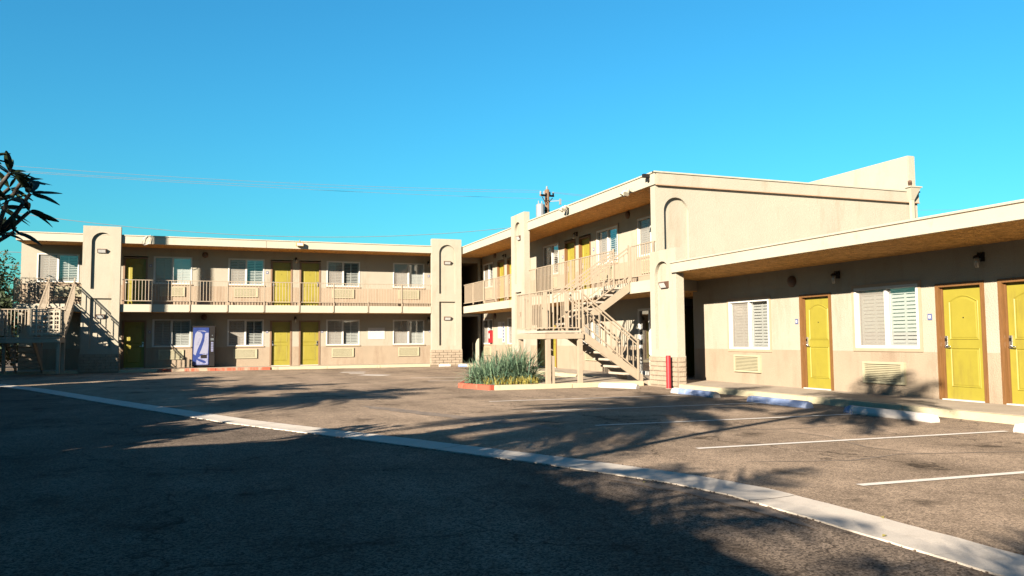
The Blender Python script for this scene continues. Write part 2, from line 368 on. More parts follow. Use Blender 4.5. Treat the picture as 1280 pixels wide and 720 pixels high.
def door(F, u, z, parent, frame='wood', flip=False):
    m = F @ T((u, 0, z)); d = inst('door', ME_LEAF, m, parent)
    inst('door_frame', ME_FRAME if frame == 'wood' else ME_FRAME_DARK, m, d); inst('threshold', ME_THRESH, m, d)
    inst('handle', ME_HANDLE_R if flip else ME_HANDLE, m, d); inst('key_card_reader', ME_LOCK_R if flip else ME_LOCK, m, d); inst('peephole', ME_PEEP, m, d)
    return d
WW, WH = 1.62, 1.25
_w = MB(); f_ = .055
_w.box(0, f_, -.018, .09, 0, WH); _w.box(WW-f_, WW, -.018, .09, 0, WH); _w.box(f_, WW-f_, -.018, .09, 0, f_); _w.box(f_, WW-f_, -.018, .09, WH-f_, WH)
_w.box(WW/2-.028, WW/2+.028, .005, .085, f_, WH-f_)
_w.box(f_, f_+.03, .03, .07, f_, WH-f_); _w.box(WW/2-.06, WW/2-.0285, .03, .07, f_, WH-f_)
ME_WFRAME = _w.mesh('window', 'white', bevel=.004)
ME_PANE_L = MB().quad((f_, .05, f_), (WW/2, .05, f_), (WW/2, .05, WH-f_), (f_, .05, WH-f_)).mesh('pane', 'glass', fix=False)
ME_PANE_R = MB().quad((WW/2, .065, f_), (WW-f_, .065, f_), (WW-f_, .065, WH-f_), (WW/2, .065, WH-f_)).mesh('pane', 'glass', fix=False)
ME_SCREEN = MB().quad((f_+.031, .036, f_), (WW/2-.061, .036, f_), (WW/2-.061, .036, WH-f_), (f_+.031, .036, WH-f_)).mesh('insect_screen', 'screen', fix=False)
ME_SILL = MB().box(-.03, WW+.03, -.045, -.001, -.045, .0).mesh('window_sill', 'trim', bevel=.004)
t_ = MB(); t_.box(-.065, -.0005, -.022, .02, -.065, WH+.065); t_.box(WW+.0005, WW+.065, -.022, .02, -.065, WH+.065); t_.box(-.0004, WW+.0004, -.022, .02, WH+.0005, WH+.065); t_.box(-.0004, WW+.0004, -.022, .02, -.065, -.0005)
ME_TRIM = t_.mesh('window_trim', 'trim', bevel=.004)
ME_BACK = MB().quad((0, .24, 0), (WW, .24, 0), (WW, .24, WH), (0, .24, WH)).mesh('dark_room_sheet', 'dark', fix=False)  # flat dark sheet stands in for the unlit room behind the glass
def shutter_frame(mb, xa, xb):
    y0, y1 = .125, .15
    for a, b in ((xa, xa+.05), ((xa+xb)/2-.025, (xa+xb)/2+.025), (xb-.05, xb)): mb.box(a, b, y0, y1, .0, WH)
    for a, b in ((xa+.05, (xa+xb)/2-.025), ((xa+xb)/2+.025, xb-.05)): mb.box(a, b, y0+.001, y1-.001, 0, .1); mb.box(a, b, y0+.001, y1-.001, WH-.1, WH)
    return mb
XS = ((.06, WW/2-.01), (WW/2+.01, WW-.06))
ME_SHF = [shutter_frame(MB(), *x).mesh('shutter', 'shutter') for x in XS]
NSL = 14; PIT = (WH-.2)/NSL
def slat_mb(mb, xa, xb, z, a=R(60), w=.072):
    c, s = math.cos(a)*w/2, math.sin(a)*w/2
    mb.bar((xa, .1375, z), (xb, .1375, z), .004, .004)
    mb.poly([(xa, .1375-c, z-s), (xb, .1375-c, z-s), (xb, .1375+c, z+s), (xa, .1375+c, z+s)])
    mb.poly([(xa, .1335-c, z-s+.004), (xb, .1335-c, z-s+.004), (xb, .1335+c, z+s+.004), (xa, .1335+c, z+s+.004)])
    return mb
ME_SLATV = []
for ang in (38, 52, 66, 74):
    row = []
    for xa, xb in XS:
        q = MB(); mid = (xa+xb)/2
        for i in range(NSL):
            slat_mb(q, xa+.05, mid-.025, .1+PIT*(i+.5), R(ang), .074); slat_mb(q, mid+.025, xb-.05, .1+PIT*(i+.5), R(ang), .074)
        row.append(q.mesh('shutter_slats', 'shutter', fix=False))
    ME_SLATV.append(row)
wrg = random.Random(21)
ME_SLAT1 = [slat_mb(MB(), *p, 0).mesh('shutter_slat', 'shutter', fix=False) for xa, xb in XS for p in ((xa+.05, (xa+xb)/2-.025), ((xa+xb)/2+.025, xb-.05))]
def window(F, u, z, parent, near=False, trim=False, gap=0.0):
    m = F @ T((u, 0, z)); w = inst('window', ME_WFRAME, m, parent)
    inst('pane', ME_PANE_L, m, w); inst('pane', ME_PANE_R, m, w); inst('insect_screen', ME_SCREEN, m, w)
    inst('window_trim' if trim else 'window_sill', ME_TRIM if trim else ME_SILL, m, w); inst('dark_room_sheet', ME_BACK, m, w)
    ME_SLATS = wrg.choice(ME_SLATV)
    for k in (0, 1):
        if not near and wrg.random() < .25: ME_SLATS = wrg.choice(ME_SLATV)
        inst('shutter', ME_SHF[k], m, w)
        if near:
            for i in range(NSL):
                for j in (0, 1): inst('shutter_slat', ME_SLAT1[k*2+j], m @ T((0, 0, .1+PIT*(i+.5))), w)
        else: stuff(inst('shutter_slats', ME_SLATS[k], m, w))
    return w
AW, AH = 1.06, .44
def ac_frame():
    a = MB(); a.box(0, AW, -.05, .02, 0, .05); a.box(0, AW, -.05, .02, AH-.05, AH); a.box(0, .05, -.05, .02, .0505, AH-.0505); a.box(AW-.09, AW, -.05, .02, .0505, AH-.0505); return a
ME_ACF = ac_frame().mesh('air_conditioner_grille', 'ac', bevel=.004)
ME_ACB = MB().box(.051, AW-.091, -.005, .015, .051, AH-.051).mesh('grille_backing', 'dark')
ME_ACS = MB().poly([(.051, -.044, -.010), (AW-.091, -.044, -.010), (AW-.091, -.012, .012), (.051, -.012, .012)]).poly([(.051, -.044, -.004), (AW-.091, -.044, -.004), (AW-.091, -.012, .018), (.051, -.012, .018)]).poly([(.051, -.044, -.010), (AW-.091, -.044, -.010), (AW-.091, -.044, -.004), (.051, -.044, -.004)]).mesh('slat', 'ac', fix=False)
q = MB()
for i in range(14):
    z_ = .06+i*.0235; q.box(.051, AW-.091, -.045, -.02, z_, z_+.017)
ME_ACSS = q.mesh('grille_slats', 'ac')
def ac(F, u, z, parent, near=False):
    m = F @ T((u, 0, z)); a = inst('air_conditioner_grille', ME_ACF, m, parent); inst('grille_backing', ME_ACB, m, a)
    if near:
        for i in range(9): inst('slat', ME_ACS, m @ T((0, 0, .072+i*.036)), a)
    else: stuff(inst('grille_slats', ME_ACSS, m, a))
# lantern beside doors
_l = MB(); _l.box(-.05, .05, -.03, 0, -.06, .10); _l.tube([(0, -.02, .06), (0, -.10, .09), (0, -.13, .02)], .014, 6); _l.tube([(0, -.13, .05), (0, -.13, .02), (0, -.13, .0)], [.035, .065, .065], 10)
ME_LAMP = _l.mesh('wall_lantern', 'black'); ME_LAMPG = MB().tube([(0, -.13, -.002), (0, -.13, -.08), (0, -.13, -.17)], [.052, .05, .035], 10).mesh('lantern_glass', 'seeded', smooth=True)
def lantern(F, u, z, parent):
    m = F @ T((u, 0, z)); a = inst('wall_lantern', ME_LAMP, m, parent); inst('lantern_glass', ME_LAMPG, m, a)
def dome_mesh():
    d = MB(); n = 14
    rings = [(.135, 0), (.135, -.03), (.12, -.06), (.08, -.085), (.03, -.095)]
    for k, (r, y) in enumerate(rings):
        for j in range(n): a = 2*math.pi*j/n; d.v.append((r*math.cos(a), y, r*math.sin(a)))
    for k in range(len(rings)-1):
        for j in range(n): a = k*n+j; b = k*n+(j+1) % n; d.f.append((a, b, b+n, a+n))
    d.f.append(tuple((len(rings)-1)*n+j for j in range(n)))
    return d.mesh('alarm_bell', 'bronze', smooth=True)
ME_BELL = dome_mesh()
def bell(F, u, z, p): inst('alarm_bell', ME_BELL, F @ T((u, 0, z)), p)
ME_PLATE = MB().box(-.05, .05, -.012, 0, -.06, .06).mesh('room_plate', 'plate', bevel=.004)
ME_PLATEM = MB().box(-.024, .024, -.015, -.011, -.028, .030).mesh('plate_marking', 'paper')
def plate(F, u, z, p):
    m = F @ T((u, 0, z)); a = inst('room_plate', ME_PLATE, m, p); inst('plate_marking', ME_PLATEM, m, a)
# box lamp on pillars: hood + sloping lens
_b = MB(); _b.prism([(0, .0)], 0, 0) if 0 else None
_b.v = []; _b.f = []
_bp = [(0, .09), (-.11, .07), (-.13, .05), (-.06, -.09), (0, -.09)]         # (y, z) profile
n_ = len(_bp); _b.v = [(-.17, y, z) for y, z in _bp]+[(.17, y, z) for y, z in _bp]
_b.f = [tuple(range(n_)), tuple(range(2*n_-1, n_-1, -1))]+[(k, (k+1) % n_, (k+1) % n_+n_, k+n_) for k in range(n_)]
ME_BOXL = _b.mesh('pillar_lamp', 'bronze')
ME_BOXG = MB().quad((-.14, -.131, .038), (.14, -.131, .038), (.14, -.068, -.082), (-.14, -.068, -.082)).mesh('lamp_lens', 'lens', fix=False)
def boxlamp(F, u, z, p, y=.10):
    m = F @ T((u, y, z)); a = inst('pillar_lamp', ME_BOXL, m, p); inst('lamp_lens', ME_BOXG, m, a)

ME_BRICK = {}
def brick_course(F, p, x0, x1, z0, rows, th, bh=.112, gap=.012, ends=True):
    """slump-block skirt round a pillar foot, each block its own piece"""
    def blk(L, name='brick'):
        key = round(L, 2)
        if key not in ME_BRICK: ME_BRICK[key] = MB().box(0, L, -.045, 0, 0, bh).mesh('brick', 'brick', bevel=.012)
        return ME_BRICK[key]
    for r_ in range(rows):
        z = z0+r_*(bh+gap); x = x0-.04; first = .2 if r_ % 2 else .41
        xe = x1+.04; L = first
        while x < xe-.02:
            L = min(L, xe-x)
            inst('brick', blk(L-gap), F @ T((x, -.004-random.random()*.008, z)), p); x += L; L = .41
        if ends:
            for sx in (0, 1):
                m = F @ (T((x1+.002, 0, z)) @ Matrix.Rotation(R(90), 4, 'Z') if sx else T((x0-.002, th, z)) @ Matrix.Rotation(R(-90), 4, 'Z'))
                inst('brick', blk(th-.012), m, p)

ME_BAL = {}
def baluster_mesh(h, w=.022):
    k = (round(h, 2), w)
    if k not in ME_BAL: ME_BAL[k] = MB().box(-w/2, w/2, -w/2, w/2, 0, h).mesh('baluster', 'rail')
    return ME_BAL[k]
def railing(F, u0, u1, zt, zb, parent, step=.13, posts=(), y=0.0, postdown=0.0, name='balcony_railing'):
    q = MB(); q.box(u0, u1, y-.022, y+.022, zt-.03, zt); r_ = q.build(name, 'rail', parent, F, bevel=.004); MB().box(u0, u1, y-.016, y+.016, zb, zb+.03).build('bottom_rail', 'rail', r_, F)
    n = max(1, int(round((u1-u0)/step)))
    for i in range(1, n): inst('baluster', baluster_mesh(zt-zb-.062), F @ T((u0+(u1-u0)*i/n, y, zb+.031)), r_)
    h = zt-.032-(zb-postdown)
    me = MB().box(-.022, .022, -.022, .022, 0, h).mesh('post', 'rail')
    for u in posts: inst('post', me, F @ T((u, y-.047 if postdown else y, zb-postdown)), r_)
    return r_

# ================================================================== THE SETTING
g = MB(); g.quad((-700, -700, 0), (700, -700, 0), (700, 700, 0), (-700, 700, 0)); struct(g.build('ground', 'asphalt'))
# concrete valley gutter, laid as separate pours
axis = [(-10.2, 35.3), (-4.8, 24.9), (-2.45, 19.5), (.28, 13.42), (2.15, 9.97), (3.37, 7.62), (3.98, 6.25), (4.16, 5.55), (4.19, 4.6), (4.19, 3.2), (4.19, 0), (4.19, -8)]
def resample(pts, step):
    out = [Vector(pts[0])]; acc = 0
    P_ = [Vector(p) for p in pts]
    for a, b in zip(P_, P_[1:]):
        n = max(1, int((b-a).length/step)); out += [a+(b-a)*i/n for i in range(1, n+1)]
    return out
ax_ = resample(axis, .1); jit = [[random.gauss(0, .003) for _ in range(4)] for _ in ax_]
gut = bpy.data.objects.new('gutter', None); COL.objects.link(gut); gut.location = (4.19, 3, 0); gut.matrix_basis = T((4.19, 3, 0)); struct(gut)
def offs(pts, i, d):
    t = (pts[min(i+1, len(pts)-1)]-pts[max(i-1, 0)]).normalized(); return pts[i]+Vector((t.y, -t.x))*d
i = 0
while i < len(ax_)-1:
    j = min(i+17+random.randint(0, 5), len(ax_)-1); q = MB(); zt = .006
    for k in range(i, j):
        a0, a1 = k, k+1
        e0 = .006 if k == i else 0; e1 = .006 if k == j-1 else 0
        d_ = (ax_[a1]-ax_[a0]).normalized()
        def pt(ii, off, sh): p = offs(ax_, ii, off)+d_*sh; return (p.x, p.y)
        w_ = .235
        L0, C0, R0 = pt(a0, -w_, e0), pt(a0, 0, e0), pt(a0, w_, e0); L1, C1, R1 = pt(a1, -w_, -e1), pt(a1, 0, -e1), pt(a1, w_, -e1)
        L0 = (L0[0]+jit[a0][0], L0[1]+jit[a0][1]); L1 = (L1[0]+jit[a1][0], L1[1]+jit[a1][1]); R0 = (R0[0]+jit[a0][2], R0[1]+jit[a0][3]); R1 = (R1[0]+jit[a1][2], R1[1]+jit[a1][3])
        zz = .012+random.uniform(-.0006, .0006)
        q.quad((*L0, zz), (*C0, .006), (*C1, .006), (*L1, zz)); q.quad((*C0, .006), (*R0, zz), (*R1, zz), (*C1, .006))
        q.quad((*L0, -.02), (*L0, zz), (*L1, zz), (*L1, -.02)); q.quad((*R0, -.02), (*R1, -.02), (*R1, zz), (*R0, zz))
    q.build('concrete_slab', 'gutter', gut, fix=True)
    i = j
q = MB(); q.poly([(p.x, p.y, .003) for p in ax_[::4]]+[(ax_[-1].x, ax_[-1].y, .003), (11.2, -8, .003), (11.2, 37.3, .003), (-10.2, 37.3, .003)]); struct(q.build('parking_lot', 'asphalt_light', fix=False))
# crumbs of broken asphalt and leaves along the gutter edge
q = MB()
for k in range(len(ax_)-1):
    for _ in range(8):
        t = random.random(); p = offs(ax_, k, -random.choice([1, 1, 1, -1])*random.gauss(.25, .022)) + (ax_[k+1]-ax_[k])*t
        s = random.uniform(.002, .0065); q.box(p.x-s, p.x+s, p.y-s, p.y+s, .001, .004+s)
stuff(tag(q.build('gutter_crumbs', 'joint', fix=False), 'dark asphalt crumbs along the edges of the pale concrete gutter', 'crumbs'))
for x_, y_, a_, lb in ((4.02, 3.96, .3, 'small yellow leaf on the near edge of the gutter'), (4.41, 4.36, 1.2, 'small yellow leaf on the far edge of the gutter'), (3.55, 6.2, .8, 'small yellow leaf on the shaded side of the gutter bend'), (5.9, 4.4, 2.2, 'small yellow leaf on open asphalt right of the gutter')):
    q = MB(); L = .028
    q.poly([(-L, 0, 0), (0, -L*.5, .008), (L, 0, .002), (0, L*.5, .010)])
    tag(q.build('fallen_leaf', 'strapold', None, fr(x_, y_, .016, a_), fix=False), lb, 'leaf', 'fallen yellow leaves by the gutter')
M['tar'] = mat('dark_sealed_asphalt', (.095, .072, .055), .9, .35, 5, .5, 90, .008, .3, 120)
def tar(pts, w):
    q = MB(); P_ = resample(pts, .12); rr = random.Random(len(P_)); k0 = None
    for i in range(len(P_)):
        a = w*.5*(.75+.5*rr.random())*min(1, (i+1)/6, (len(P_)-i)/6); b2 = w*.5*(.75+.5*rr.random())*min(1, (i+1)/6, (len(P_)-i)/6)
        l, r2 = offs(P_, i, -a), offs(P_, i, b2)
        if k0: q.quad((*k0[0], .0068), (*k0[1], .0068), (*r2, .0068), (*l, .0068))
        k0 = (l, r2)
    struct(q.build('sealed_patch', 'tar', fix=False))
tar([(2.6, 15.6), (3.1, 14.2), (3.6, 12.9), (4.3, 11.3), (4.5, 10.2)], .34); tar([(3.35, 6.55), (3.72, 5.75), (3.82, 4.9), (3.78, 4.3)], .16)
tar([(5.3, 9.0), (6.6, 9.25), (7.7, 9.05), (9.4, 9.3)], .04); tar([(5.0, 6.9), (6.2, 6.5), (7.0, 6.65), (8.6, 6.2), (9.8, 6.35)], .035); tar([(7.2, 9.1), (7.4, 8.2), (7.1, 7.2), (7.3, 6.5)], .03); tar([(1.0, 22.5), (3.4, 21.0), (5.2, 21.6)], .06)
# painted stall lines
def line(x0, y0, x1, y1, w=.09):
    q = MB(); d = Vector((x1-x0, y1-y0)).normalized(); n = Vector((-d.y, d.x))*w/2; a, b = Vector((x0, y0)), Vector((x1, y1))
    q.quad((*(a-n), .0105), (*(b-n), .0105), (*(b+n), .0105), (*(a+n), .0105)); struct(q.build('parking_line', 'paint', fix=False))
for yy in (5.28, 7.76, 10.42, 12.92, 15.36): line(5.22, yy+.12, 9.95, yy-.12)
line(5.25, 2.9, 9.95, 2.7)
line(6.03, 26.2, 9.9, 25.2, .1); line(6.08, 24.05, 9.9, 22.9, .1)
for a in ((4.54, 32.3, 5.45, 31.9, .5), (4.62, 30.7, 5.2, 30.7, .35), (4.9, 29.4, 5.7, 28.6, .6)): line(*a)
# walkways with kerbs
def walkway(name, x0, x1, y0, y1, top='concrete', z=.13):
    return struct(MB().box(x0, x1, y0, y1, -.1, z).build(name, top, bevel=.008))
walkway('walkway', 10.99, 12.62, -6, 18.9); walkway('walkway', 11.12, 12.7, 19.0, 36.95); walkway('walkway', -14, 12.7, 37.17, 38.75); 
walkway('walkway', 12.63, 15.2, 18.75, 20.9, z=.128)
def kerb(pts, m, w=.16, h=.128):
    """kerb run made of cast lengths"""
    root = bpy.data.objects.new('kerb', None); COL.objects.link(root); root.matrix_basis = T((pts[0][0], pts[0][1], 0)); struct(root)
    for (a, b) in zip(pts, pts[1:]):
        a, b = Vector(a), Vector(b); n = max(1, round((b-a).length/2.4)); d = (b-a)/n
        for i in range(n):
            p, q_ = a+d*i+d.normalized()*.004, a+d*(i+1)-d.normalized()*.004
            MB().bar((p.x, p.y, h/2-.05), (q_.x, q_.y, h/2-.05), w, h+.1).build('kerb_stone', m, root, bevel=.014)
kerb([(10.905, 17.1), (10.905, -6)], 'kerb'); kerb([(11.035, 36.9), (11.035, 21.95)], 'kerb')
kerb([(9.5, 37.085), (2.1, 37.085)], 'kerb'); kerb([(2.05, 37.085), (-2.6, 37.085)], 'redkerb'); kerb([(-2.65, 37.085), (-14, 37.085)], 'kerb')
# stair island
isl = [(6.05, 20.35), (6.5, 18.98), (10.85, 18.98), (10.95, 21.9), (6.7, 21.9)]
q = MB(); q.poly([(x, y, .118) for x, y in isl]); struct(q.build('planting_bed', 'soil', fix=False))
q = MB().box(7.9, 11.1, 19.06, 21.82, -.1, .126); struct(q.build('stair_pad', 'concrete'))
kerb([(6.7, 21.9), (6.06, 20.35), (6.48, 18.93)], 'redfresh'); kerb([(6.53, 18.93), (10.85, 18.93)], 'kerb'); kerb([(6.75, 21.95), (10.95, 21.95)], 'kerb')

# ================================================================== BACK WING
FL2 = 2.98; RT, RB = 5.93, 5.56; SB, ST = 2.60, 2.93
YB, YF = 38.6, 37.1
FB = fr(0, YB, 0)                                     # local x = world X, y into wall
bw = empty('motel_wing', (1.5, YB, 0), 'long two storey cream motel wing at the back with balcony and yellow doors', 'building')
doorsX = [-4.24, 2.08, 3.41]; winsX = [-3.0, .18, 4.69, 7.96]
ops_l = [(x, x+DW, .13, .13+DH) for x in doorsX]+[(x, x+WW, 1.07, 1.07+WH) for x in winsX]+[(11.2, 12.45, .13, 2.5)]
ops_u = [(x, x+DW, FL2, FL2+DH+.05) for x in doorsX]+[(x, x+WW, 3.93, 3.93+WH) for x in winsX+[-7.6]]+[(11.2, 12.45, FL2, 5.3)]
q = wall(MB(), -8.2, 12.6, 1.03, 2.62, ops_l); q.quad((-8.2, 0, 1.03), (-8.2, 8, 1.03), (-8.2, 8, 5.6), (-8.2, 0, 5.6)); q.build('wall', 'stucco', bw, FB, fix=False)
wall(MB(), -8.2, 12.6, 3.86, 5.7, ops_u).build('wall', 'stucco', bw, FB, fix=False)
q = wall(MB(), -8.2, 12.6, .12, 1.03, ops_l); q.quad((-8.2, 0, 0), (-8.2, 8, 0), (-8.2, 8, 1.03), (-8.2, 0, 1.03)); q.build('dado', 'dado', bw, FB, fix=False)
wall(MB(), -8.2, 12.6, 2.85, 3.86, ops_u).build('dado', 'dado', bw, FB, fix=False)
MB().quad((-8.2, 8, 0), (12.6, 8, 0), (12.6, 8, 5.6), (-8.2, 8, 5.6)).build('rear_wall', 'stucco', bw, FB, fix=False)
# dark breezeway in the corner
for zz0, zz1 in ((.13, 2.5), (FL2, 5.3)):
    q = MB(); q.quad((11.2, .14, zz0), (11.2, 6, zz0), (11.2, 6, zz1), (11.2, .14, zz1)); q.quad((12.45, .14, zz0), (12.45, 6, zz0), (12.45, 6, zz1), (12.45, .14, zz1))
    q.quad((11.2, 6, zz0), (12.45, 6, zz0), (12.45, 6, zz1), (11.2, 6, zz1)); q.quad((11.2, .14, zz1), (12.45, .14, zz1), (12.45, 6, zz1), (11.2, 6, zz1)); q.quad((11.2, .14, zz0), (12.45, .14, zz0), (12.45, 6, zz0), (11.2, 6, zz0))
    q.build('breezeway', 'dado', bw, FB, fix=False)
MB().box(-8.08, 11.14, YF+.052, 46.6, RB+.012, RT-.03).build('roof', 'roof', bw)
rf = MB().box(-8.1, 11.3, YF, YF+.05, RB, RT-.045).build('fascia', 'fascia', bw, bevel=.004)
MB().box(-8.12, 11.3, YF-.03, YF+.052, RT-.044, RT).build('drip_edge', 'fascia', bw, bevel=.004)
MB().box(-8.11, 11.3, YF-.012, YF+.05, RT-.052, RT-.0445).build('drip_shadow_strip', 'drip', bw)
MB().box(-8.1, -8.05, YF+.051, 46.6, RB, RT-.045).build('fascia', 'fascia', bw)
MB().box(1.79, 1.803, YF-.003, YF+.01, RB, RT-.06).build('fascia_joint', 'joint', bw)
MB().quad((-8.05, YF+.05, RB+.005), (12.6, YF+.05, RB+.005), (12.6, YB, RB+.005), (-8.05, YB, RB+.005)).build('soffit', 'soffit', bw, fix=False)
# balcony slab with facing panels between dark joints
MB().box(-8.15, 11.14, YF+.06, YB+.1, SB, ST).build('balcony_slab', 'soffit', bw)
MB().box(-8.15, 11.14, YF+.03, YF+.0595, SB+.005, ST-.005).build('joint_backing', 'joint', bw)
jx = [-8.15, -6.2, -4.18, -2.91, -1.4, .16, 1.73, 3.28, 4.84, 6.45, 8.08, 9.56]
for a, b in zip(jx, jx[1:]): MB().box(a+.02, b-.02, YF, YF+.0295, SB, ST).build('balcony_panel', 'fascia', bw, bevel=.004)
FR = fr(0, YF+.035, 0)
railing(FR, -4.1, 9.56, 4.0, 3.07, bw, posts=jx[3:-1], postdown=.44)
for x in doorsX:
    door(FB, x, .13, bw, 'dark', flip=(x != 2.08)); door(FB, x, FL2, bw, 'dark', flip=(x > 2.2))
for x in winsX:
    window(FB, x, 1.07, bw); window(FB, x, 3.93, bw); ac(FB, x+.28, .5, bw); ac(FB, x+.28, 3.37, bw)
window(FB, -7.6, 3.93, bw); ac(FB, -6.9, 3.3, bw)
for u in (3.24, 9.78): lantern(FB, u, 5.2, bw); lantern(FB, u, 2.36, bw)
bell(FB, -.83, 5.3, bw); bell(FB, -.83, 2.42, bw)
for u in (1.93, 9.8): plate(FB, u, 4.55, bw)
for u in (1.95, 4.5, 9.85): plate(FB, u, 1.75, bw)
plate(FB, -3.12, 4.75, bw); plate(FB, -3.1, 1.75, bw)
MB().box(6.72, 7.55, -.02, 0, 1.36, 1.92).build('notice_board', 'paper', bw, FB, bevel=.003)
q = MB()
for i in range(7): q.box(6.8, 7.45-random.random()*.3, -.0225, -.0195, 1.44+i*.06, 1.455+i*.06)
q.build('notice_print', 'vgrey', bw, FB)
# flood lamp and cable loop on the fascia
fl = MB().box(-.17, .17, -.2, -.06, -.10, .07).box(-.03, .03, -.06, 0, -.04, .04).box(-.015, .015, -.05, -.02, .07, .22).build('flood_lamp', 'amber', bw, fr(3.27, YF, 5.77), bevel=.012)
MB().quad((-.14, -.203, -.08), (.14, -.203, -.08), (.14, -.203, .05), (-.14, -.203, .05)).build('lamp_lens', 'lens', fl, fr(3.27, YF, 5.77), fix=False)
MB().tube([(.1, 0, .17), (-.12, -.06, .05), (-.20, -.08, -.2), (-.1, -.08, -.28), (.05, -.08, -.22), (.12, -.06, .0), (.14, -.03, .15), (.1, 0, .17)], .014, 6).build('cable_loop', 'white', bw, fr(-3.16, YF, 5.78), smooth=True)
def pillar(F, parent, w, top, low=True, low_zt=3.17, rec=(.36, 1.18), base=.82, arch=(3.56, 5.98), th=.27, lamps=(), z0=0.0):
    p = MB(); rc = []
    if low: rc.append((rec[0], rec[1], 1.02, low_zt, False))
    rc.append((rec[0], rec[1], arch[0], arch[1], True))
    o = recess_plate(p, 0, w, z0, top, th, rc).build('pillar', 'pale', parent, F, fix=True)
    MB().box(-.022, w+.022, -.022, th+.01, z0, base-.02).build('pillar_mortar', 'mortar', o, F)
    brick_course(F, o, 0, w, z0+.06, 6, th)
    MB().box(-.02, w+.02, -.02, th+.012, base-.018, base+.012).build('pillar_band', 'pale', o, F)
    for u, z in lamps: boxlamp(F, u, z, o)
    return o
P1 = fr(9.56, 36.98, 0); P0 = fr(-5.62, 36.98, 0)
pillar(P1, bw, 1.5, 6.27, lamps=((.79, 5.1), (.79, 2.35))); pillar(P0, bw, 1.45, 6.25, rec=(.33, 1.14), lamps=((.72, 5.2), (.72, 2.4)))

# ================================================================== RIGHT TWO STOREY WING
XF, XW = 11.15, 12.65
FW = fr(XW, 0, 0, R(-90))                              # local x = -Y
rw = empty('motel_wing', (16, 28, 0), 'two storey cream motel wing on the right with sloping-looking eave over an upper walkway', 'building')
UW = [(36.72, 38.34), (31.75, 33.37), (28.58, 30.2), (23.58, 25.2), (20.62, 22.24)]
UD = [(35.1, 36.1), (33.7, 34.7), (27.02, 28.02), (25.7, 26.7)]
LW = [(36.85, 38.47), (33.1, 34.72), (24.9, 26.52)]; LD = [(29.98, 30.98), (28.9, 29.9)]
GD = (20.95, 22.3)
ops_u = [(-b, -a, 3.93, 3.93+WH) for a, b in UW]+[(-b, -a, FL2, FL2+DH+.05) for a, b in UD]
ops_l = [(-b, -a, 1.07, 1.07+WH) for a, b in LW]+[(-b, -a, .13, .13+DH) for a, b in LD]+[(-GD[1], -GD[0], .13, 2.25)]
wall(MB(), -38.6, -18.94, 3.86, 5.7, ops_u).build('wall', 'stucco', rw, FW, fix=False); wall(MB(), -38.6, -18.94, 2.85, 3.86, ops_u).build('dado', 'dado', rw, FW, fix=False)
wall(MB(), -38.6, -19.8, 1.03, 2.62, ops_l).build('wall', 'stucco', rw, FW, fix=False); wall(MB(), -38.6, -19.8, .12, 1.03, ops_l).build('dado', 'dado', rw, FW, fix=False)
for a, b in UW: window(FW, -b, 3.93, rw, trim=True)
for a, b in UD: door(FW, -b, FL2, rw)
for a, b in LW: window(FW, -b, 1.07, rw, trim=True); ac(FW, -b+.28, .5, rw)
for a, b in LD: door(FW, -b, .13, rw)
for a, b in UW: ac(FW, -b+.28, 3.37, rw)
# glazed ground floor door near the stair
gd = MB(); u0, u1 = -GD[1], -GD[0]
gd.box(u0, u0+.06, -.02, .09, .13, 2.25); gd.box(u1-.06, u1, -.02, .09, .13, 2.25); gd.box(u0+.06, u1-.06, -.02, .09, 2.18, 2.25); gd.box(u0+.06, u1-.06, -.02, .09, .13, .25); gd.box((u0+u1)/2-.03, (u0+u1)/2+.03, 0, .08, .25, 2.18)
g_ = gd.build('glazed_door', 'white', rw, FW, bevel=.004)
MB().quad((u0+.06, .05, .25), (u1-.06, .05, .25), (u1-.06, .05, 2.18), (u0+.06, .05, 2.18)).build('pane', 'glass_dark', g_, FW, fix=False)
MB().quad((u0, .3, .13), (u1, .3, .13), (u1, .3, 2.25), (u0, .3, 2.25)).build('dark_room_sheet', 'dark', g_, FW, fix=False)  # dark sheet in place of the unlit room
# roof, fascia, soffit
MB().box(XF+.052, 20.85, 18.68, 46.6, RB+.012, RT-.03).build('roof', 'roof', rw)
MB().box(XF, XF+.05, 18.62, 37.05, RB, RT-.045).build('fascia', 'fascia', rw, bevel=.004)
MB().box(XF-.03, XF+.052, 18.6, 37.05, RT-.044, RT).build('drip_edge', 'fascia', rw, bevel=.004)
MB().box(XF-.012, XF+.05, 18.61, 37.05, RT-.052, RT-.0445).build('drip_shadow_strip', 'drip', rw)
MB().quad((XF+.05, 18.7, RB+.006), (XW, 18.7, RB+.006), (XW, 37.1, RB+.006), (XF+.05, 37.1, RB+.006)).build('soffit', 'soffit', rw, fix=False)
# end wall with blind arch; stops at the breezeway head below
q = MB(); recess_plate(q, 0, 20.85-XF-.05, 2.62, RB, .25, [(.27, 1.07, 3.5, 5.24, True)], closed=True)
ew = q.build('end_wall', 'pale', rw, fr(XF+.05, 18.68, 0), fix=True)
q = MB(); q.box(12.66, 20.84, 18.7, 18.95, 0, 2.615); q.box(20.6, 20.84, 18.96, 46.6, 0, 5.56); q.quad((12.6, 46.6, 0), (20.84, 46.6, 0), (20.84, 46.6, 5.6), (12.6, 46.6, 5.6)); 
MB().box(13.9, 20.84, 18.7, 18.95, 0, 2.615).build('end_wall', 'pale', rw)
MB().box(20.6, 20.84, 18.96, 46.6, 0, 5.56).build('side_wall', 'pale', rw)
MB().quad((12.6, 46.6, 0), (20.84, 46.6, 0), (20.84, 46.6, 5.6), (12.6, 46.6, 5.6)).build('rear_wall', 'pale', rw, fix=False)
MB().box(XF+.055, 20.85, 18.60, 18.679, RB+.001, RT-.045).build('fascia', 'pale', rw, bevel=.004)
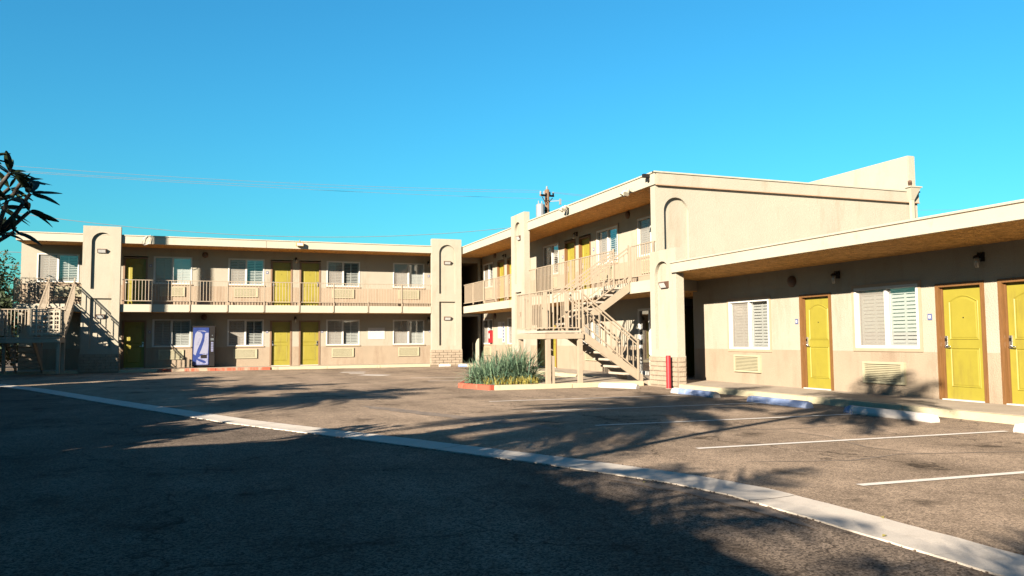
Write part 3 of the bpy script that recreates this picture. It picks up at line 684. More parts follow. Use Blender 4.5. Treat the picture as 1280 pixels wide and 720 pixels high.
MB().box(XF-.03, 20.88, 18.57, 18.69, RT-.043, RT+.002).build('drip_edge', 'fascia', rw, bevel=.004)
MB().box(XF+.05, 20.86, 18.585, 18.68, RB-.02, RB).build('drip_shadow_strip', 'drip', rw)
MB().box(20.55, 20.85, 18.7, 40, RT+.003, 7.1).build('parapet', 'pale', rw, bevel=.02)
# rainwater head and pipe
rh = MB().box(20.42, 20.54, 18.50, 18.60, 3.3, 5.62).build('rainwater_pipe', 'fascia', rw, bevel=.006)
q = MB(); a_, b_ = (20.28, 20.70, 18.38, 18.60), (20.42, 20.54, 18.50, 18.60)
vt = [(a_[0], a_[2]), (a_[1], a_[2]), (a_[1], a_[3]), (a_[0], a_[3])]; vb = [(b_[0], b_[2]), (b_[1], b_[2]), (b_[1], b_[3]), (b_[0], b_[3])]
q.v = [(x, y, 6.0) for x, y in vt]+[(x, y, 5.62) for x, y in vb]; q.f = [(0,1,2,3), (4,7,6,5)]+[(k, (k+1) % 4, (k+1) % 4+4, k+4) for k in range(4)]
q.build('rainwater_head', 'fascia', rh)
MB().box(20.24, 20.74, 18.36, 18.6, 6.0, 6.04).build('rainwater_lip', 'fascia', rh)
MB().tube([(20.4, 18.52, 6.04), (20.4, 18.52, 6.12), (20.34, 18.47, 6.2)], .06, 10).build('roof_lamp', 'bronze', rw)
# upper walkway slab
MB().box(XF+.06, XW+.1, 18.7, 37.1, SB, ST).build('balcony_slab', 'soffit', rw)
MB().box(XF+.03, XF+.0595, 18.7, 37.0, SB+.005, ST-.005).build('joint_backing', 'joint', rw)
jy = [18.66, 20.04, 21.07, 22.6, 24.2, 25.8, 27.4, 28.9, 30.5, 32.1, 33.7, 35.3, 36.95]
for a, b in zip(jy, jy[1:]): MB().box(XF, XF+.0295, a+.006, b-.006, SB, ST).build('balcony_panel', 'fascia', rw, bevel=.003)
FRR = fr(XF+.035, 0, 0, R(-90))
railing(FRR, -36.95, -29.7, 4.0, 3.07, rw, posts=[-y for y in jy[8:-1]], postdown=.1)
railing(FRR, -28.2, -21.07, 4.0, 3.07, rw, posts=[-21.07, -24.2, -25.8, -27.4], postdown=.1)
railing(FRR, -20.03, -18.7, 4.0, 3.07, rw, posts=[-20.03, -18.75], postdown=.1)
P2 = fr(11.0, 29.68, 0, R(-90)); pillar(P2, rw, 1.47, 6.3, rec=(.38, 1.1), arch=(3.5, 5.98), th=.23, lamps=((.78, 5.35), (.78, 2.3)))
lantern(FW, -26.86, 5.28, rw); lantern(FW, -34.9, 5.28, rw); bell(FW, -22.85, 5.42, rw); bell(FW, -36.4, 5.45, rw); bell(FW, -36.45, 2.45, rw)
for u in (-28.2, -25.45): plate(FW, u, 4.55, rw)
q = MB().box(-37.15, -36.8, -.16, 0, 1.12, 1.75).build('fire_extinguisher_box', 'red', rw, FW, bevel=.01)
MB().box(-37.05, -36.9, -.164, -.161, 1.35, 1.6).build('box_window', 'paper', q, FW)
MB().box(-36.05, -35.55, -.02, 0, 1.35, 2.15).build('notice_board', 'paper', rw, FW)
sg = MB().box(-35.4, -35.1, -.02, 0, 1.15, 2.15).build('hanging_sign', 'paper', rw, FW)
for i in range(6): MB().box(-35.33, -35.17, -.0235, -.0205, 1.22+i*.15, 1.32+i*.15).build('sign_lettering', 'blue', sg, FW)
for y_, z_ in ((19.9, 5.62), (24.32, 5.86)):
    m = fr(XF, y_, z_, R(-90)); f2 = MB().box(-.05, .05, -.05, 0, -.05, .05).box(-.02, .02, -.16, -.05, -.02, .02).build('flood_lamp', 'fascia', rw, m)
    MB().tube([(-.08, -.15, .0), (-.12, -.25, -.14)], [.05, .09], 10).build('lamp_head', 'fascia', f2, m); MB().tube([(.08, -.15, .0), (.12, -.25, -.14)], [.05, .09], 10).build('lamp_head', 'fascia', f2, m)
m = fr(XF, 18.9, 5.84, R(-90)); MB().box(-.05, .05, -.2, 0, -.05, .05).box(-.03, .03, -.06, -.0, -.16, -.051).build('security_camera', 'black', rw, m)
MB().tube([(-.3, -.01, .1), (-.15, -.01, .0), (0, -.01, 0)], .012, 6).build('cable', 'black', rw, fr(XF, 19.9, 5.62, R(-90)))
# breezeway lobby behind the corner pillar with a shaded door
lob = MB(); lob.quad((12.6, 20.9, .12), (12.6, 20.9, .12), (12.6, 20.9, 2.6), (12.6, 20.9, 2.6)) if 0 else None
FL_ = fr(0, 20.55, 0)
wall(MB(), 12.66, 15.2, 1.03, 2.6, [(12.72, 13.72, .13, .13+DH)]).build('lobby_wall', 'stucco', rw, FL_, fix=False); wall(MB(), 12.66, 15.2, .12, 1.03, [(12.72, 13.72, .13, .13+DH)]).build('lobby_dado', 'dado', rw, FL_, fix=False)
door(FL_, 12.72, .13, rw, 'dark')
MB().box(15.2, 15.3, 18.96, 20.9, .1, 2.6).build('lobby_wall', 'stucco', rw)
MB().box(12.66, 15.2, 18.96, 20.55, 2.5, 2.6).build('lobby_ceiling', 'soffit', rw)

# ================================================================== SINGLE STOREY WING
sw = empty('motel_wing', (14, 10, 0), 'single storey cream motel wing at right with wide eave, shuttered windows and yellow doors', 'building')
XS_ = 12.5; FS = fr(XS_, 0, 0, R(-90)); X0 = 10.86; S_T, S_B = 3.27, 2.985
SWIN = [(15.62, 1.0), (11.26, 1.06), (6.3, 1.06)]; SDOOR = [13.55, 9.88, 8.62]
ops = [(-a-WW, -a, z, z+WH-.04) for a, z in SWIN]+[(-a-DW, -a, .13, .13+DH) for a in SDOOR]
DZ = 1.0
q = wall(MB(), -18.9, 6, DZ, 2.95, ops); q.quad((-18.9, 0, DZ), (-18.9, 1.4, DZ), (-18.9, 1.4, 2.95), (-18.9, 0, 2.95)); q.quad((6, 0, 0), (6, 8, 0), (6, 8, 3), (6, 0, 3)); q.build('wall', 'stucco', sw, FS, fix=False)
q = wall(MB(), -18.9, 6, .12, DZ, ops); q.quad((-18.9, 0, .12), (-18.9, 1.4, .12), (-18.9, 1.4, DZ), (-18.9, 0, DZ)); q.build('dado', 'dado', sw, FS, fix=False)
SC = Matrix.Scale((WH-.04)/WH, 4, (0, 0, 1))
for k, (a, z) in enumerate(SWIN): window(FS, -a-WW, z, sw, near=(k < 2), trim=True)
for a in SDOOR: door(FS, -a-DW, .13, sw)
ac(FS, -17.03, .42, sw, near=True); ac(FS, -12.68, .35, sw, near=True); ac(FS, -7.6, .38, sw)
bell(FS, -14.77, 2.6, sw)
lantern(FS, -13.31, 2.62, sw); lantern(FS, -9.89, 2.66, sw)
for u in (-14.66, -11.02): plate(FS, u, 1.66, sw)
MB().box(X0, X0+.05, -6, 17.42, S_B, S_T-.04).build('fascia', 'fascia', sw, bevel=.004)
MB().box(X0-.03, X0+.052, -6, 17.44, S_T-.039, S_T).build('drip_edge', 'fascia', sw, bevel=.004)
MB().box(X0-.012, X0+.05, -6, 17.43, S_T-.047, S_T-.0395).build('drip_shadow_strip', 'drip', sw)
MB().box(X0+.052, 11.17, -6, 17.26, 3.03, S_T-.02).build('roof', 'roof', sw); MB().box(11.171, 20.5, -6, 18.66, 3.03, S_T-.02).build('roof', 'roof', sw)
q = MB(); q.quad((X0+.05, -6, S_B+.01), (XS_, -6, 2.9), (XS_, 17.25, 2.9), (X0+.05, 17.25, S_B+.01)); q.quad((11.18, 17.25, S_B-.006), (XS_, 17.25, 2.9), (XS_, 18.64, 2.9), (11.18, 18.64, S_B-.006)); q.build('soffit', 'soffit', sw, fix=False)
P3 = fr(10.93, 18.58, 0, R(-90)); pillar(P3, sw, 1.3, 3.64, low=False, rec=(.24, .98), arch=(1.0, 3.34), th=.23, lamps=((.62, 2.72),))

# ================================================================== STAIRS
ME_TREAD = MB().box(-.14, .14, -.47, .47, -.03, .03).mesh('tread', 'tread', bevel=.01)
def staircase(F, label, lattice=False):
    """local: x from landing towards the building, y across (near flight y<0), z up.  landing x -.95..0, flights x 0..2.1"""
    e = bpy.data.objects.new('staircase', None); COL.objects.link(e); e.matrix_basis = F @ T((0, 0, .13)); tag(e, label, 'staircase')
    ZL = 1.52; W_ = 1.0
    MB().box(-.95, .08, -1.02, 1.02, ZL-.06, ZL).build('landing_deck', 'tread', e, F, bevel=.008)
    q = MB(); q.box(-.97, .08, -1.06, -1.021, ZL-.22, ZL-.075); q.box(-.97, .08, 1.021, 1.06, ZL-.22, ZL-.075); q.box(-1.01, -.971, -1.06, 1.06, ZL-.22, ZL-.075); q.box(.081, .12, -1.06, 1.06, ZL-.22, ZL-.075)
    q.build('landing_beam', 'rail', e, F, bevel=.004)
    for x in (-.90, .03):
        for y in (-1.0, 1.0): MB().box(x-.06, x+.06, y-.06, y+.06, .12, ZL-.225).build('post', 'rail', e, F, bevel=.006)
    MB().box(-.79, -.72, -1.03, -.97, .12, .85).build('post', 'rail', e, F, bevel=.004)
    # flight up to balcony: y 0.02..1.02 ; flight down: y -1.02..-0.02 ; both run +x
    RUN_U, RISE_U = 2.16, FL2-.02-ZL
    RUN_D, RISE_D = 1.82, ZL-.13
    def stringer(y, x0, z0, x1, z1, d=.23):
        q = MB(); L = Vector((x1-x0, z1-z0)); n = Vector((-L.y, L.x)).normalized()
        if n.y < 0: n = -n
        a, b = Vector((x0, z0)), Vector((x1, z1))
        pr = [(a.x, a.y-.0), (b.x, b.y-.0), (b.x, b.y-d*1.12), (a.x, a.y-d*1.12)]
        q.prism(pr, y-.02, y+.02); return q.build('stringer', 'rail', e, F, bevel=.003)
    for y in (.06, .98): stringer(y, .1, ZL+.02, RUN_U, FL2-.06)
    for y in (-.98, -.06): stringer(y, .1, ZL+.02, RUN_D+.13, .13+.16)
    n = 7
    for i in range(1, n): inst('tread', ME_TREAD, F @ T((.1+(RUN_U-.1)*(i-.5)/n+.05, .52, ZL+RISE_U*i/n)), e)
    for i in range(1, n): inst('tread', ME_TREAD, F @ T((.1+(RUN_D-.1)*(i-.5)/n+.05, -.52, ZL-RISE_D*i/n)), e)
    def srail(y, x0, z0, x1, z1):
        q = MB(); up = .98
        q.bar((x0, y, z0+up), (x1, y, z1+up), .04, .04); q.bar((x0, y, z0+up-.11), (x1, y, z1+up-.11), .03, .03); q.bar((x0, y, z0+.16), (x1, y, z1+.16), .03, .03)
        h = q.build('handrail', 'rail', e, F)
        m_ = max(3, int(abs(x1-x0)/.17))
        for i in range(1, m_):
            t = i/m_; x = x0+(x1-x0)*t; z = z0+(z1-z0)*t
            inst('baluster', baluster_mesh(.72), F @ T((x, y, z+.17)), h)
        for x, z in ((x0+.02, z0), (x1-.02, z1)): MB().box(x-.022, x+.022, y-.022, y+.022, z-.06, z+up+.06).build('newel_post', 'rail', h, F)
    srail(1.0, .1, ZL+.05, RUN_U, FL2); srail(.06, .1, ZL+.05, RUN_U, FL2)
    srail(-1.0, .1, ZL+.05, RUN_D, .22); srail(-.06, .1, ZL+.05, RUN_D, .22)
    # landing railings on three sides
    def lrail(Fl, u0, u1, lat=False):
        r_ = railing(Fl, u0, u1, ZL+1.06, ZL+.06, e, step=.11, posts=(u0+.02, u1-.02), name='landing_railing')
        if lat:
            q = MB(); 
            for k in range(int((u1-u0)/.19)+1): q.box(u0+k*.19-.012, u0+k*.19+.034, -.028, -.018, ZL+.06, ZL+1.04)
            for k in range(6): q.box(u0, u1, -.0175, -.0085, ZL+.10+k*.17, ZL+.15+k*.17)
            q.build('lattice_panel', 'fascia', r_, Fl)
    lrail(F @ T((0, -1.04, 0)), -.97, .02); lrail(F @ T((0, 1.04, 0)), -.97, .02)
    Fs = F @ T((-.99, 0, 0)) @ Matrix.Rotation(R(-90), 4, 'Z')     # local x = -y of stair
    lrail(Fs, -1.04, 0.0, lat=lattice); lrail(Fs, 0.0, 1.04)
    return e
staircase(fr(8.97, 20.03, 0, 0), 'tan metal staircase with mid landing climbing to the upper walkway beside red bollard')
staircase(fr(-6.9, 34.95, 0, R(90)) @ Matrix.Diagonal((1, -1, 1, 1)), 'shaded tan staircase with lattice panel at the far left end of back wing', lattice=True)
FLx = fr(0, YF+.035, 0); railing(FLx, -8.12, -6.9, 4.0, 3.07, bw, posts=(-8.1, -6.92), postdown=.1)
railing(fr(-8.12, 0, 0, R(-90)), -38.5, -37.15, 4.0, 3.07, bw, posts=(-38.4,))

# ================================================================== THINGS
# wheel stops
def stop_mesh(m, L):
    q = MB(); pr = [(-.085, 0), (.085, 0), (.085, .05), (.05, .125), (-.05, .125), (-.085, .05)]
    i = len(q.v); n = 6
    for y, k in ((-L/2, .75), (-L/2+.07, 1), (L/2-.07, 1), (L/2, .75)): q.v += [(x*(.9 if k < 1 else 1), y, z*k) for x, z in pr]
    q.f = [tuple(range(n)), tuple(range(4*n-1, 3*n-1, -1))]+[(r_*n+k, (r_)*n+(k+1) % n, (r_+1)*n+(k+1) % n, (r_+1)*n+k) for r_ in range(3) for k in range(n)]
    return q.mesh('wheel_stop', m, bevel=.012)
def wheel_stop(x, y, L, label, ends, rz=0, m='bluepaint'):
    o = tag(inst('wheel_stop', stop_mesh(m, L), fr(x, y, .002, rz)), label, 'wheel stop', 'concrete wheel stops')
    for a, b, mm in ends:
        inst('painted_end', stop_mesh(mm, abs(b-a)), fr(x, y, .002, rz) @ T((0, (a+b)/2, 0)) @ Matrix.Diagonal((1.03, 1, 1.03, 1)), o)
    return o
wheel_stop(10.03, 15.2, 1.7, 'blue wheel stop with white ends, in front of the corner pillar', [(.55, .852, 'whitestop'), (-.852, -.68, 'whitestop')])
wheel_stop(10.03, 12.35, 1.7, 'all blue wheel stop before the near single storey wall, second from corner pillar', [])
wheel_stop(10.05, 9.72, 1.75, 'white wheel stop with a blue end, before the dark shaded grille', [(.70, .876, 'bluepaint')], m='whitestop')
wheel_stop(10.05, 6.7, 1.7, 'plain white wheel stop cut off by the right picture edge', [], m='whitestop')
wheel_stop(9.75, 18.28, 1.15, 'white wheel stop lying beside the stair island kerb', [], R(30), 'whitestop')
wheel_stop(9.2, 24.1, 1.15, 'white wheel stop seen behind the landing posts of the right staircase', [], R(70), 'whitestop')
wheel_stop(10.1, 36.65, .55, 'short white wheel stop at the foot of the pillar in the far corner', [], R(90), 'whitestop')
wheel_stop(11.0, 35.8, .9, 'blue wheel stop by the dark breezeway in the far corner', [], R(75))
b = empty('bollard', (10.74, 17.42, 0), 'red painted steel bollard in front of the brick foot of corner pillar', 'bollard')
MB().tube([(10.74, 17.42, 0), (10.74, 17.42, .83), (10.74, 17.42, .85)], [.065, .065, .055], 18).build('pipe', 'red', b, smooth=False); MB().tube([(10.74, 17.42, 0), (10.74, 17.42, .012)], .09, 18).build('footing', 'concrete', b)
tag(MB().prism([(-.07, 0), (.07, 0), (.07, 1.35), (.0, 1.28), (-.07, 1.1)], -.06, .06).build('fence_post', 'fascia', None, fr(11.3, 35.2, 0)), 'white post with slanted top before the dark corner breezeway', 'post')
# vending machine
v = empty('vending_machine', (-.82, 38.1, .13), 'black vending machine with blue and white front against the lower back wall', 'vending machine')
FV = fr(-1.29, 37.83, .13)
MB().box(0, .96, 0, .74, .05, 1.88).build('cabinet', 'black', v, FV, bevel=.015)
MB().box(.06, .2, .1, .6, 0, .05).box(.76, .9, .1, .6, 0, .05).build('foot', 'black', v, FV)
pn = MB().box(.03, .70, -.02, -.001, .12, 1.80).build('front_panel', 'blue', v, FV, bevel=.004)
def flat(name, pts, m, p, y): MB().poly([(x, y, z) for x, z in pts]).build(name, m, p, FV, fix=False)
flat('panel_graphic', [(.06, .62), (.15, .55), (.22, .80), (.36, 1.15), (.42, 1.36), (.42, 1.50), (.33, 1.60), (.20, 1.63), (.12, 1.52), (.08, 1.2)], 'vwhite', pn, -.0225)
flat('panel_graphic', [(.30, .62), (.66, .62), (.68, .95), (.68, 1.57), (.55, 1.56), (.47, 1.30), (.36, .95)], 'vwhite', pn, -.0225)
flat('panel_graphic', [(.16, .14), (.67, .14), (.67, .58), (.5, .64), (.34, .52), (.20, .40)], 'vgrey', pn, -.0225)
flat('panel_graphic', [(.22, .55), (.30, .60), (.40, .88), (.50, 1.20), (.52, 1.42), (.47, 1.54), (.36, 1.62), (.43, 1.50), (.45, 1.36), (.39, 1.12), (.28, .85)], 'blue', pn, -.0245)
flat('panel_graphic', [(.05, .62), (.25, .42), (.55, .30), (.60, .22), (.50, .20), (.25, .32), (.05, .48)], 'blue', pn, -.0245)
flat('panel_graphic', [(.24, 1.66), (.50, 1.66), (.60, 1.60), (.40, 1.635), (.20, 1.65)], 'vwhite', pn, -.0245)
for k in range(4): flat('panel_lettering', [(.19+k*.025, 1.0+k*.085), (.25+k*.025, 1.03+k*.085), (.26+k*.025, 1.085+k*.085), (.20+k*.025, 1.055+k*.085)], 'vgrey', pn, -.0247)
for k in range(5): flat('panel_lettering', [(.50+k*.02, 1.02+k*.075), (.53+k*.02, 1.02+k*.075), (.54+k*.02, 1.075+k*.075), (.51+k*.02, 1.075+k*.075)], 'vgrey', pn, -.0247)
MB().box(.36, .62, -.028, -.0215, .42, .58).build('delivery_slot', 'black', pn, FV)
cp = MB().box(.73, .94, -.014, -.001, .6, 1.55).build('control_panel', 'black', v, FV, bevel=.003)
MB().box(.77, .90, -.02, -.0145, 1.22, 1.32).build('note_slot', 'steel', cp, FV)
MB().box(.82, .86, -.02, -.0145, 1.42, 1.47).build('coin_slot', 'steel', cp, FV)
for k in range(6): MB().box(.79, .885, -.019, -.0145, .72+k*.075, .775+k*.075).build('button', 'vgrey', cp, FV)

# --- strap-leaved plants in the stair island
def strap_plant(x, y, n, h, rad, label, rng, old=.1):
    e = empty('strap_leaf_plant', (x, y, .12), label, 'plant', 'strap leaved plants in the stair island')
    for part, mm, cnt in (('leaves', 'strap', int(n*(1-old))), ('old_leaves', 'strapold', int(n*old))):
        q = MB()
        for _ in range(cnt):
            a = rng.uniform(0, 2*math.pi); L = h*rng.uniform(.75, 1.3)*(1 if part == 'leaves' else .6); lean = rng.uniform(.2, 1.6) if part == 'leaves' else rng.uniform(.7, 1.5)
            bx, by = x+rng.gauss(0, rad*.35), y+rng.gauss(0, rad*.35); w = rng.uniform(.011, .021)
            d = Vector((math.cos(a), math.sin(a), 0)); side = Vector((-d.y, d.x, 0)); tw = rng.uniform(-.7, .7); side = side*math.cos(tw)+Vector((0, 0, 1))*math.sin(tw)*.6
            p = Vector((bx, by, .11)); th = lean*.35; seg = 5; prev = None
            for s_ in range(seg+1):
                ww = w*(1-.9*(s_/seg)**2)
                cur = (p-side*ww, p+side*ww)
                if prev: q.quad(prev[0], prev[1], cur[1], cur[0])
                prev = cur; th += lean*.30; p = p+(d*math.sin(th)+Vector((0, 0, 1))*math.cos(th))*L/seg
            # shared verts keep one island per blade
        me = q.mesh(part, mm, fix=False); bm = bmesh.new(); bm.from_mesh(me); bmesh.ops.remove_doubles(bm, verts=bm.verts, dist=1e-5); bm.to_mesh(me); bm.free()
        inst(part, me, None, e)
rg = random.Random(3)
for x, y, n, h, lab in ((6.62, 20.1, 420, .62, 'low blue green strap leaved plant at the red kerb end of the stair island'), (6.95, 20.6, 420, .74, 'strap leaved plant behind the first, left half of the clump'),
                        (7.12, 19.95, 460, .74, 'strap leaved plant in the middle front of the clump on the stair island'), (7.5, 20.6, 460, .92, 'tall strap leaved plant at the back of the clump near the landing'),
                        (7.68, 20.05, 480, .95, 'tallest strap leaved plant, right of the clump, nearest the landing posts')):
    strap_plant(x, y, n, h, .48, lab, rg)
q = MB()
for _ in range(420):
    x = rg.uniform(6.5, 7.9); y = rg.uniform(19.2, 19.75)+(.0 if x > 6.7 else .3); a = rg.uniform(0, 6.28); L = rg.uniform(.10, .26); t = rg.uniform(.2, 1.0)
    d = Vector((math.cos(a)*math.sin(t), math.sin(a)*math.sin(t), math.cos(t))); s_ = Vector((-math.sin(a), math.cos(a), 0))*.012; p = Vector((x, y, .11))
    q.quad(p-s_, p+s_, p+d*L+s_*.4, p+d*L-s_*.4)
stuff(tag(q.build('ground_cover', 'strapold', fix=False), 'yellowed low ground cover along the front kerb of the stair island', 'ground cover'))

# --- foliage builders
def palm(x, y, h, crown, label, nf=52, frond=2.2, lean=(0, 0), tr=.16, rng=None, group='palms left of the camera', cat='palm tree', drop=1.0, lw=.034):
    rng = rng or random.Random(int(x*100+y*7)); e = empty('palm_tree', (x, y, 0), label, cat, group)
    pts = [(x+lean[0]*(t/6)**2, y+lean[1]*(t/6)**2, h*t/6) for t in range(7)]
    MB().tube(pts, [tr*1.25, tr*1.05, tr, tr*.95, tr*.9, tr*.9, tr*1.0], 10).build('trunk', 'trunk', e, smooth=True)
    top = Vector(pts[-1]); q = MB(); st = MB()
    for k in range(nf):
        a = k*2.399+rng.uniform(-.2, .2); el = 1.25-1.9*(k/nf)*drop+rng.uniform(-.12, .12); L = frond*rng.uniform(.8, 1.1); p = top.copy(); th = el; seg = 9; prevp = None
        d0 = Vector((math.cos(a), math.sin(a), 0)); spine = [p.copy()]
        for s_ in range(seg):
            p = p+(d0*math.cos(th)+Vector((0, 0, 1))*math.sin(th))*L/seg; th -= .10+.06*s_/seg*2; spine.append(p.copy())
        st.tube(spine, [.02-.0016*i for i in range(seg+1)], 4, caps=False)
        side = Vector((-d0.y, d0.x, 0))
        for s_ in range(1, seg*4):
            f = s_/(seg*4); i = min(int(f*seg), seg-1); pt_ = spine[i].lerp(spine[i+1], f*seg-i); dd = (spine[i+1]-spine[i]).normalized()
            ll = crown*.42*math.sin(math.pi*(f*.86+.1))+.06
            for sg_ in (-1, 1):
                dr = (side*sg_+dd*.75+Vector((0, 0, -.25+rng.uniform(-.25, .2)))).normalized(); tip = pt_+dr*ll*rng.uniform(.8, 1.1); ww = dd*lw
                q.quad(pt_-ww, pt_+ww, tip+ww*.25, tip-ww*.25)
    st.build('frond_stalks', 'palmleaf', e, fix=False); q.build('crown', 'palmleaf', e, fix=False)
    return e
def leafblob(q, cx, cy, cz, rx, ry, rz, n, size, rng, shell=.55):
    for _ in range(n):
        while 1:
            u = Vector((rng.uniform(-1, 1), rng.uniform(-1, 1), rng.uniform(-1, 1)))
            if shell*rng.random() < u.length < 1: break
        p = Vector((cx+u.x*rx, cy+u.y*ry, cz+u.z*rz)); a = Vector((rng.gauss(0, 1), rng.gauss(0, 1), rng.gauss(0, .6))).normalized(); b_ = a.cross(Vector((rng.gauss(0, 1), rng.gauss(0, 1), rng.gauss(0, 1)))).normalized()
        s = size*rng.uniform(.6, 1.3); q.quad(p-a*s, p+b_*s*.42, p+a*s, p-b_*s*.42)
def bush(x, y, z0, z1, rx, ry, n, size, label, cat='shrub', group=None, m='shrub', name='shrub', stems=4, rng=None, lobes=9):
    rng = rng or random.Random(int(x*31+y*17)); e = empty(name, (x, y, 0), label, cat, group); q = MB(); s = MB()
    for k in range(lobes):
        a = rng.uniform(0, 6.28); r_ = rng.uniform(.2, .75); zz = z0+(z1-z0)*rng.uniform(.25, .85)
        c = (x+math.cos(a)*rx*r_, y+math.sin(a)*ry*r_, zz); leafblob(q, *c, rx*.42, ry*.42, (z1-z0)*.22, n//lobes, size, rng)
        if k < stems: s.tube([(x, y, 0), (x+(c[0]-x)*.4, y+(c[1]-y)*.4, zz*.55), c], [.06, .04, .015], 6)
    s.build('stems' if name == 'shrub' else 'trunk', 'bark', e, smooth=True); q.build('crown', m, e, fix=False); return e

# --- plumeria whose branches reach in at the left edge
def plumeria():
    rng = random.Random(11); e = empty('plumeria_tree', (-2.6, 7.0, 0), 'dark leafy tree with thick grey branches reaching in at the left edge', 'tree')
    br = MB(); lv = MB(); base = Vector((-2.6, 7.0, 0))
    def whorl(p, d, n=8, L=.25):
        n = int(n*1.25); L *= .76
        for k in range(n):
            a = k*2.4+rng.uniform(-.3, .3); side = d.orthogonal().normalized(); o2 = d.cross(side).normalized()
            out = (side*math.cos(a)+o2*math.sin(a)); di = (out*rng.uniform(.7, 1.2)+d*rng.uniform(.1, .9)).normalized()
            wd = di.cross(Vector((0, 0, 1))); wd = (wd if wd.length > .1 else side).normalized(); tw = rng.uniform(-.9, .9); wd = (wd*math.cos(tw)+di.cross(wd)*math.sin(tw))
            LL = L*rng.uniform(.65, 1.2); w = LL*.135; q0 = p+di*.015; pr = None; droop = rng.uniform(.05, .45)
            for s_ in range(7):
                t = s_/6; ww = w*math.sin(math.pi*min(1, t*.9+.06))**.8; pt_ = q0+di*LL*t+Vector((0, 0, -1))*LL*droop*t*t
                cur = (pt_-wd*ww, pt_+di.cross(wd)*.012*math.sin(math.pi*t), pt_+wd*ww)
                if pr: lv.quad(pr[0], pr[1], cur[1], cur[0]); lv.quad(pr[1], pr[2], cur[2], cur[1])
                pr = cur
    def grow(p, d, r_, depth):
        L = rng.uniform(.30, .42); q_ = p+d*L*.5+Vector((0, 0, .03)); en = q_+(d+Vector((0, 0, .25))).normalized()*L*.5
        br.tube([p, q_, en], [r_, r_*.9, r_*.82], 7)
        if depth == 0: whorl(en, (en-q_).normalized(), rng.randint(7, 10)); return
        for k in range(2):
            a = rng.uniform(1.3, 5.0)
            nd = (d*.9+Vector((math.cos(a), math.sin(a), rng.uniform(-.1, .5)))*.6).normalized(); grow(en, nd, r_*.76, depth-1)
    top = base+Vector((.05, .02, 1.2))
    br.tube([base, base+Vector((.02, 0, .6)), top], [.11, .095, .085], 9)
    for a in (1.6, 2.4, 3.2, 4.0, 4.7): grow(top, Vector((math.cos(a)*.7, math.sin(a)*.7, .65)).normalized(), .06, 3)
    A = Vector((-1.95, 7.0, 1.92)); B = Vector((-1.66, 7.0, 2.14)); br.tube([top, Vector((-2.25, 7, 1.6)), A, B], [.06, .05, .036, .026], 8)
    C = Vector((-1.70, 6.97, 2.40)); br.tube([A, Vector((-1.84, 6.98, 2.12)), C], [.03, .025, .02], 7)
    for st_, via, en, n, L in ((B, (-1.54, 7.0, 2.30), (-1.44, 7.0, 2.475), 11, .255), (B, (-1.56, 7.05, 2.22), (-1.455, 7.05, 2.335), 6, .25), (A, (-1.68, 6.95, 2.05), (-1.53, 6.95, 2.16), 6, .22),
                               (C, (-1.63, 6.95, 2.52), (-1.57, 6.95, 2.62), 9, .26), (C, (-1.56, 7.0, 2.45), (-1.50, 7.0, 2.57), 7, .23), (A, (-1.74, 7.0, 2.04), (-1.62, 6.97, 2.15), 5, .22), (C, (-1.75, 6.9, 2.55), (-1.72, 6.9, 2.72), 8, .25), (B, (-1.62, 6.95, 2.26), (-1.575, 6.92, 2.40), 8, .25), (A, (-1.8, 7.02, 2.2), (-1.66, 7.05, 2.36), 8, .25), (C, (-1.66, 7.05, 2.44), (-1.60, 7.08, 2.52), 8, .24)):
        pts = [st_, Vector(via), Vector(en)]; br.tube(pts, [.022, .017, .014], 7); whorl(pts[-1], (pts[-1]-pts[-2]).normalized(), n, L)
    br.build('branches', 'bark', e, smooth=True)
    me = lv.mesh('crown', 'plumeria', fix=False); bm = bmesh.new(); bm.from_mesh(me); bmesh.ops.remove_doubles(bm, verts=bm.verts, dist=1e-5); bm.to_mesh(me); bm.free()
    inst('crown', me, None, e)
plumeria()
# --- left end of the back wing: open tree and a low block wall
bush(-9.1, 36.4, .6, 5.0, 1.5, 1.2, 4200, .085, 'loose small leaved tree beside the left end of the back wing', 'tree', None, 'hedge', 'tree', 6, random.Random(5), 12)
bush(-10.1, 40.6, .1, 3.6, 1.9, 1.6, 7500, .12, 'dense dark shrub behind the low block wall at the far left', 'shrub', None, 'hedge', 'shrub', 4, random.Random(8), 16)
bush(-12.3, 46.5, .1, 5.0, 3.2, 1.8, 8500, .15, 'broad dark shrub furthest back at the left edge', 'shrub', None, 'hedge', 'shrub', 4, random.Random(9), 16)
bwall = empty('block_wall', (-11, 33.5, 0), 'dark low block wall at the far left behind the gutter end', 'wall')
MB().box(-16, -7.75, 33.4, 33.58, 0, 1.45).build('blockwork', 'dado', bwall); MB().box(-16.02, -7.72, 33.38, 33.6, 1.4505, 1.53).build('coping', 'pale', bwall, bevel=.01)
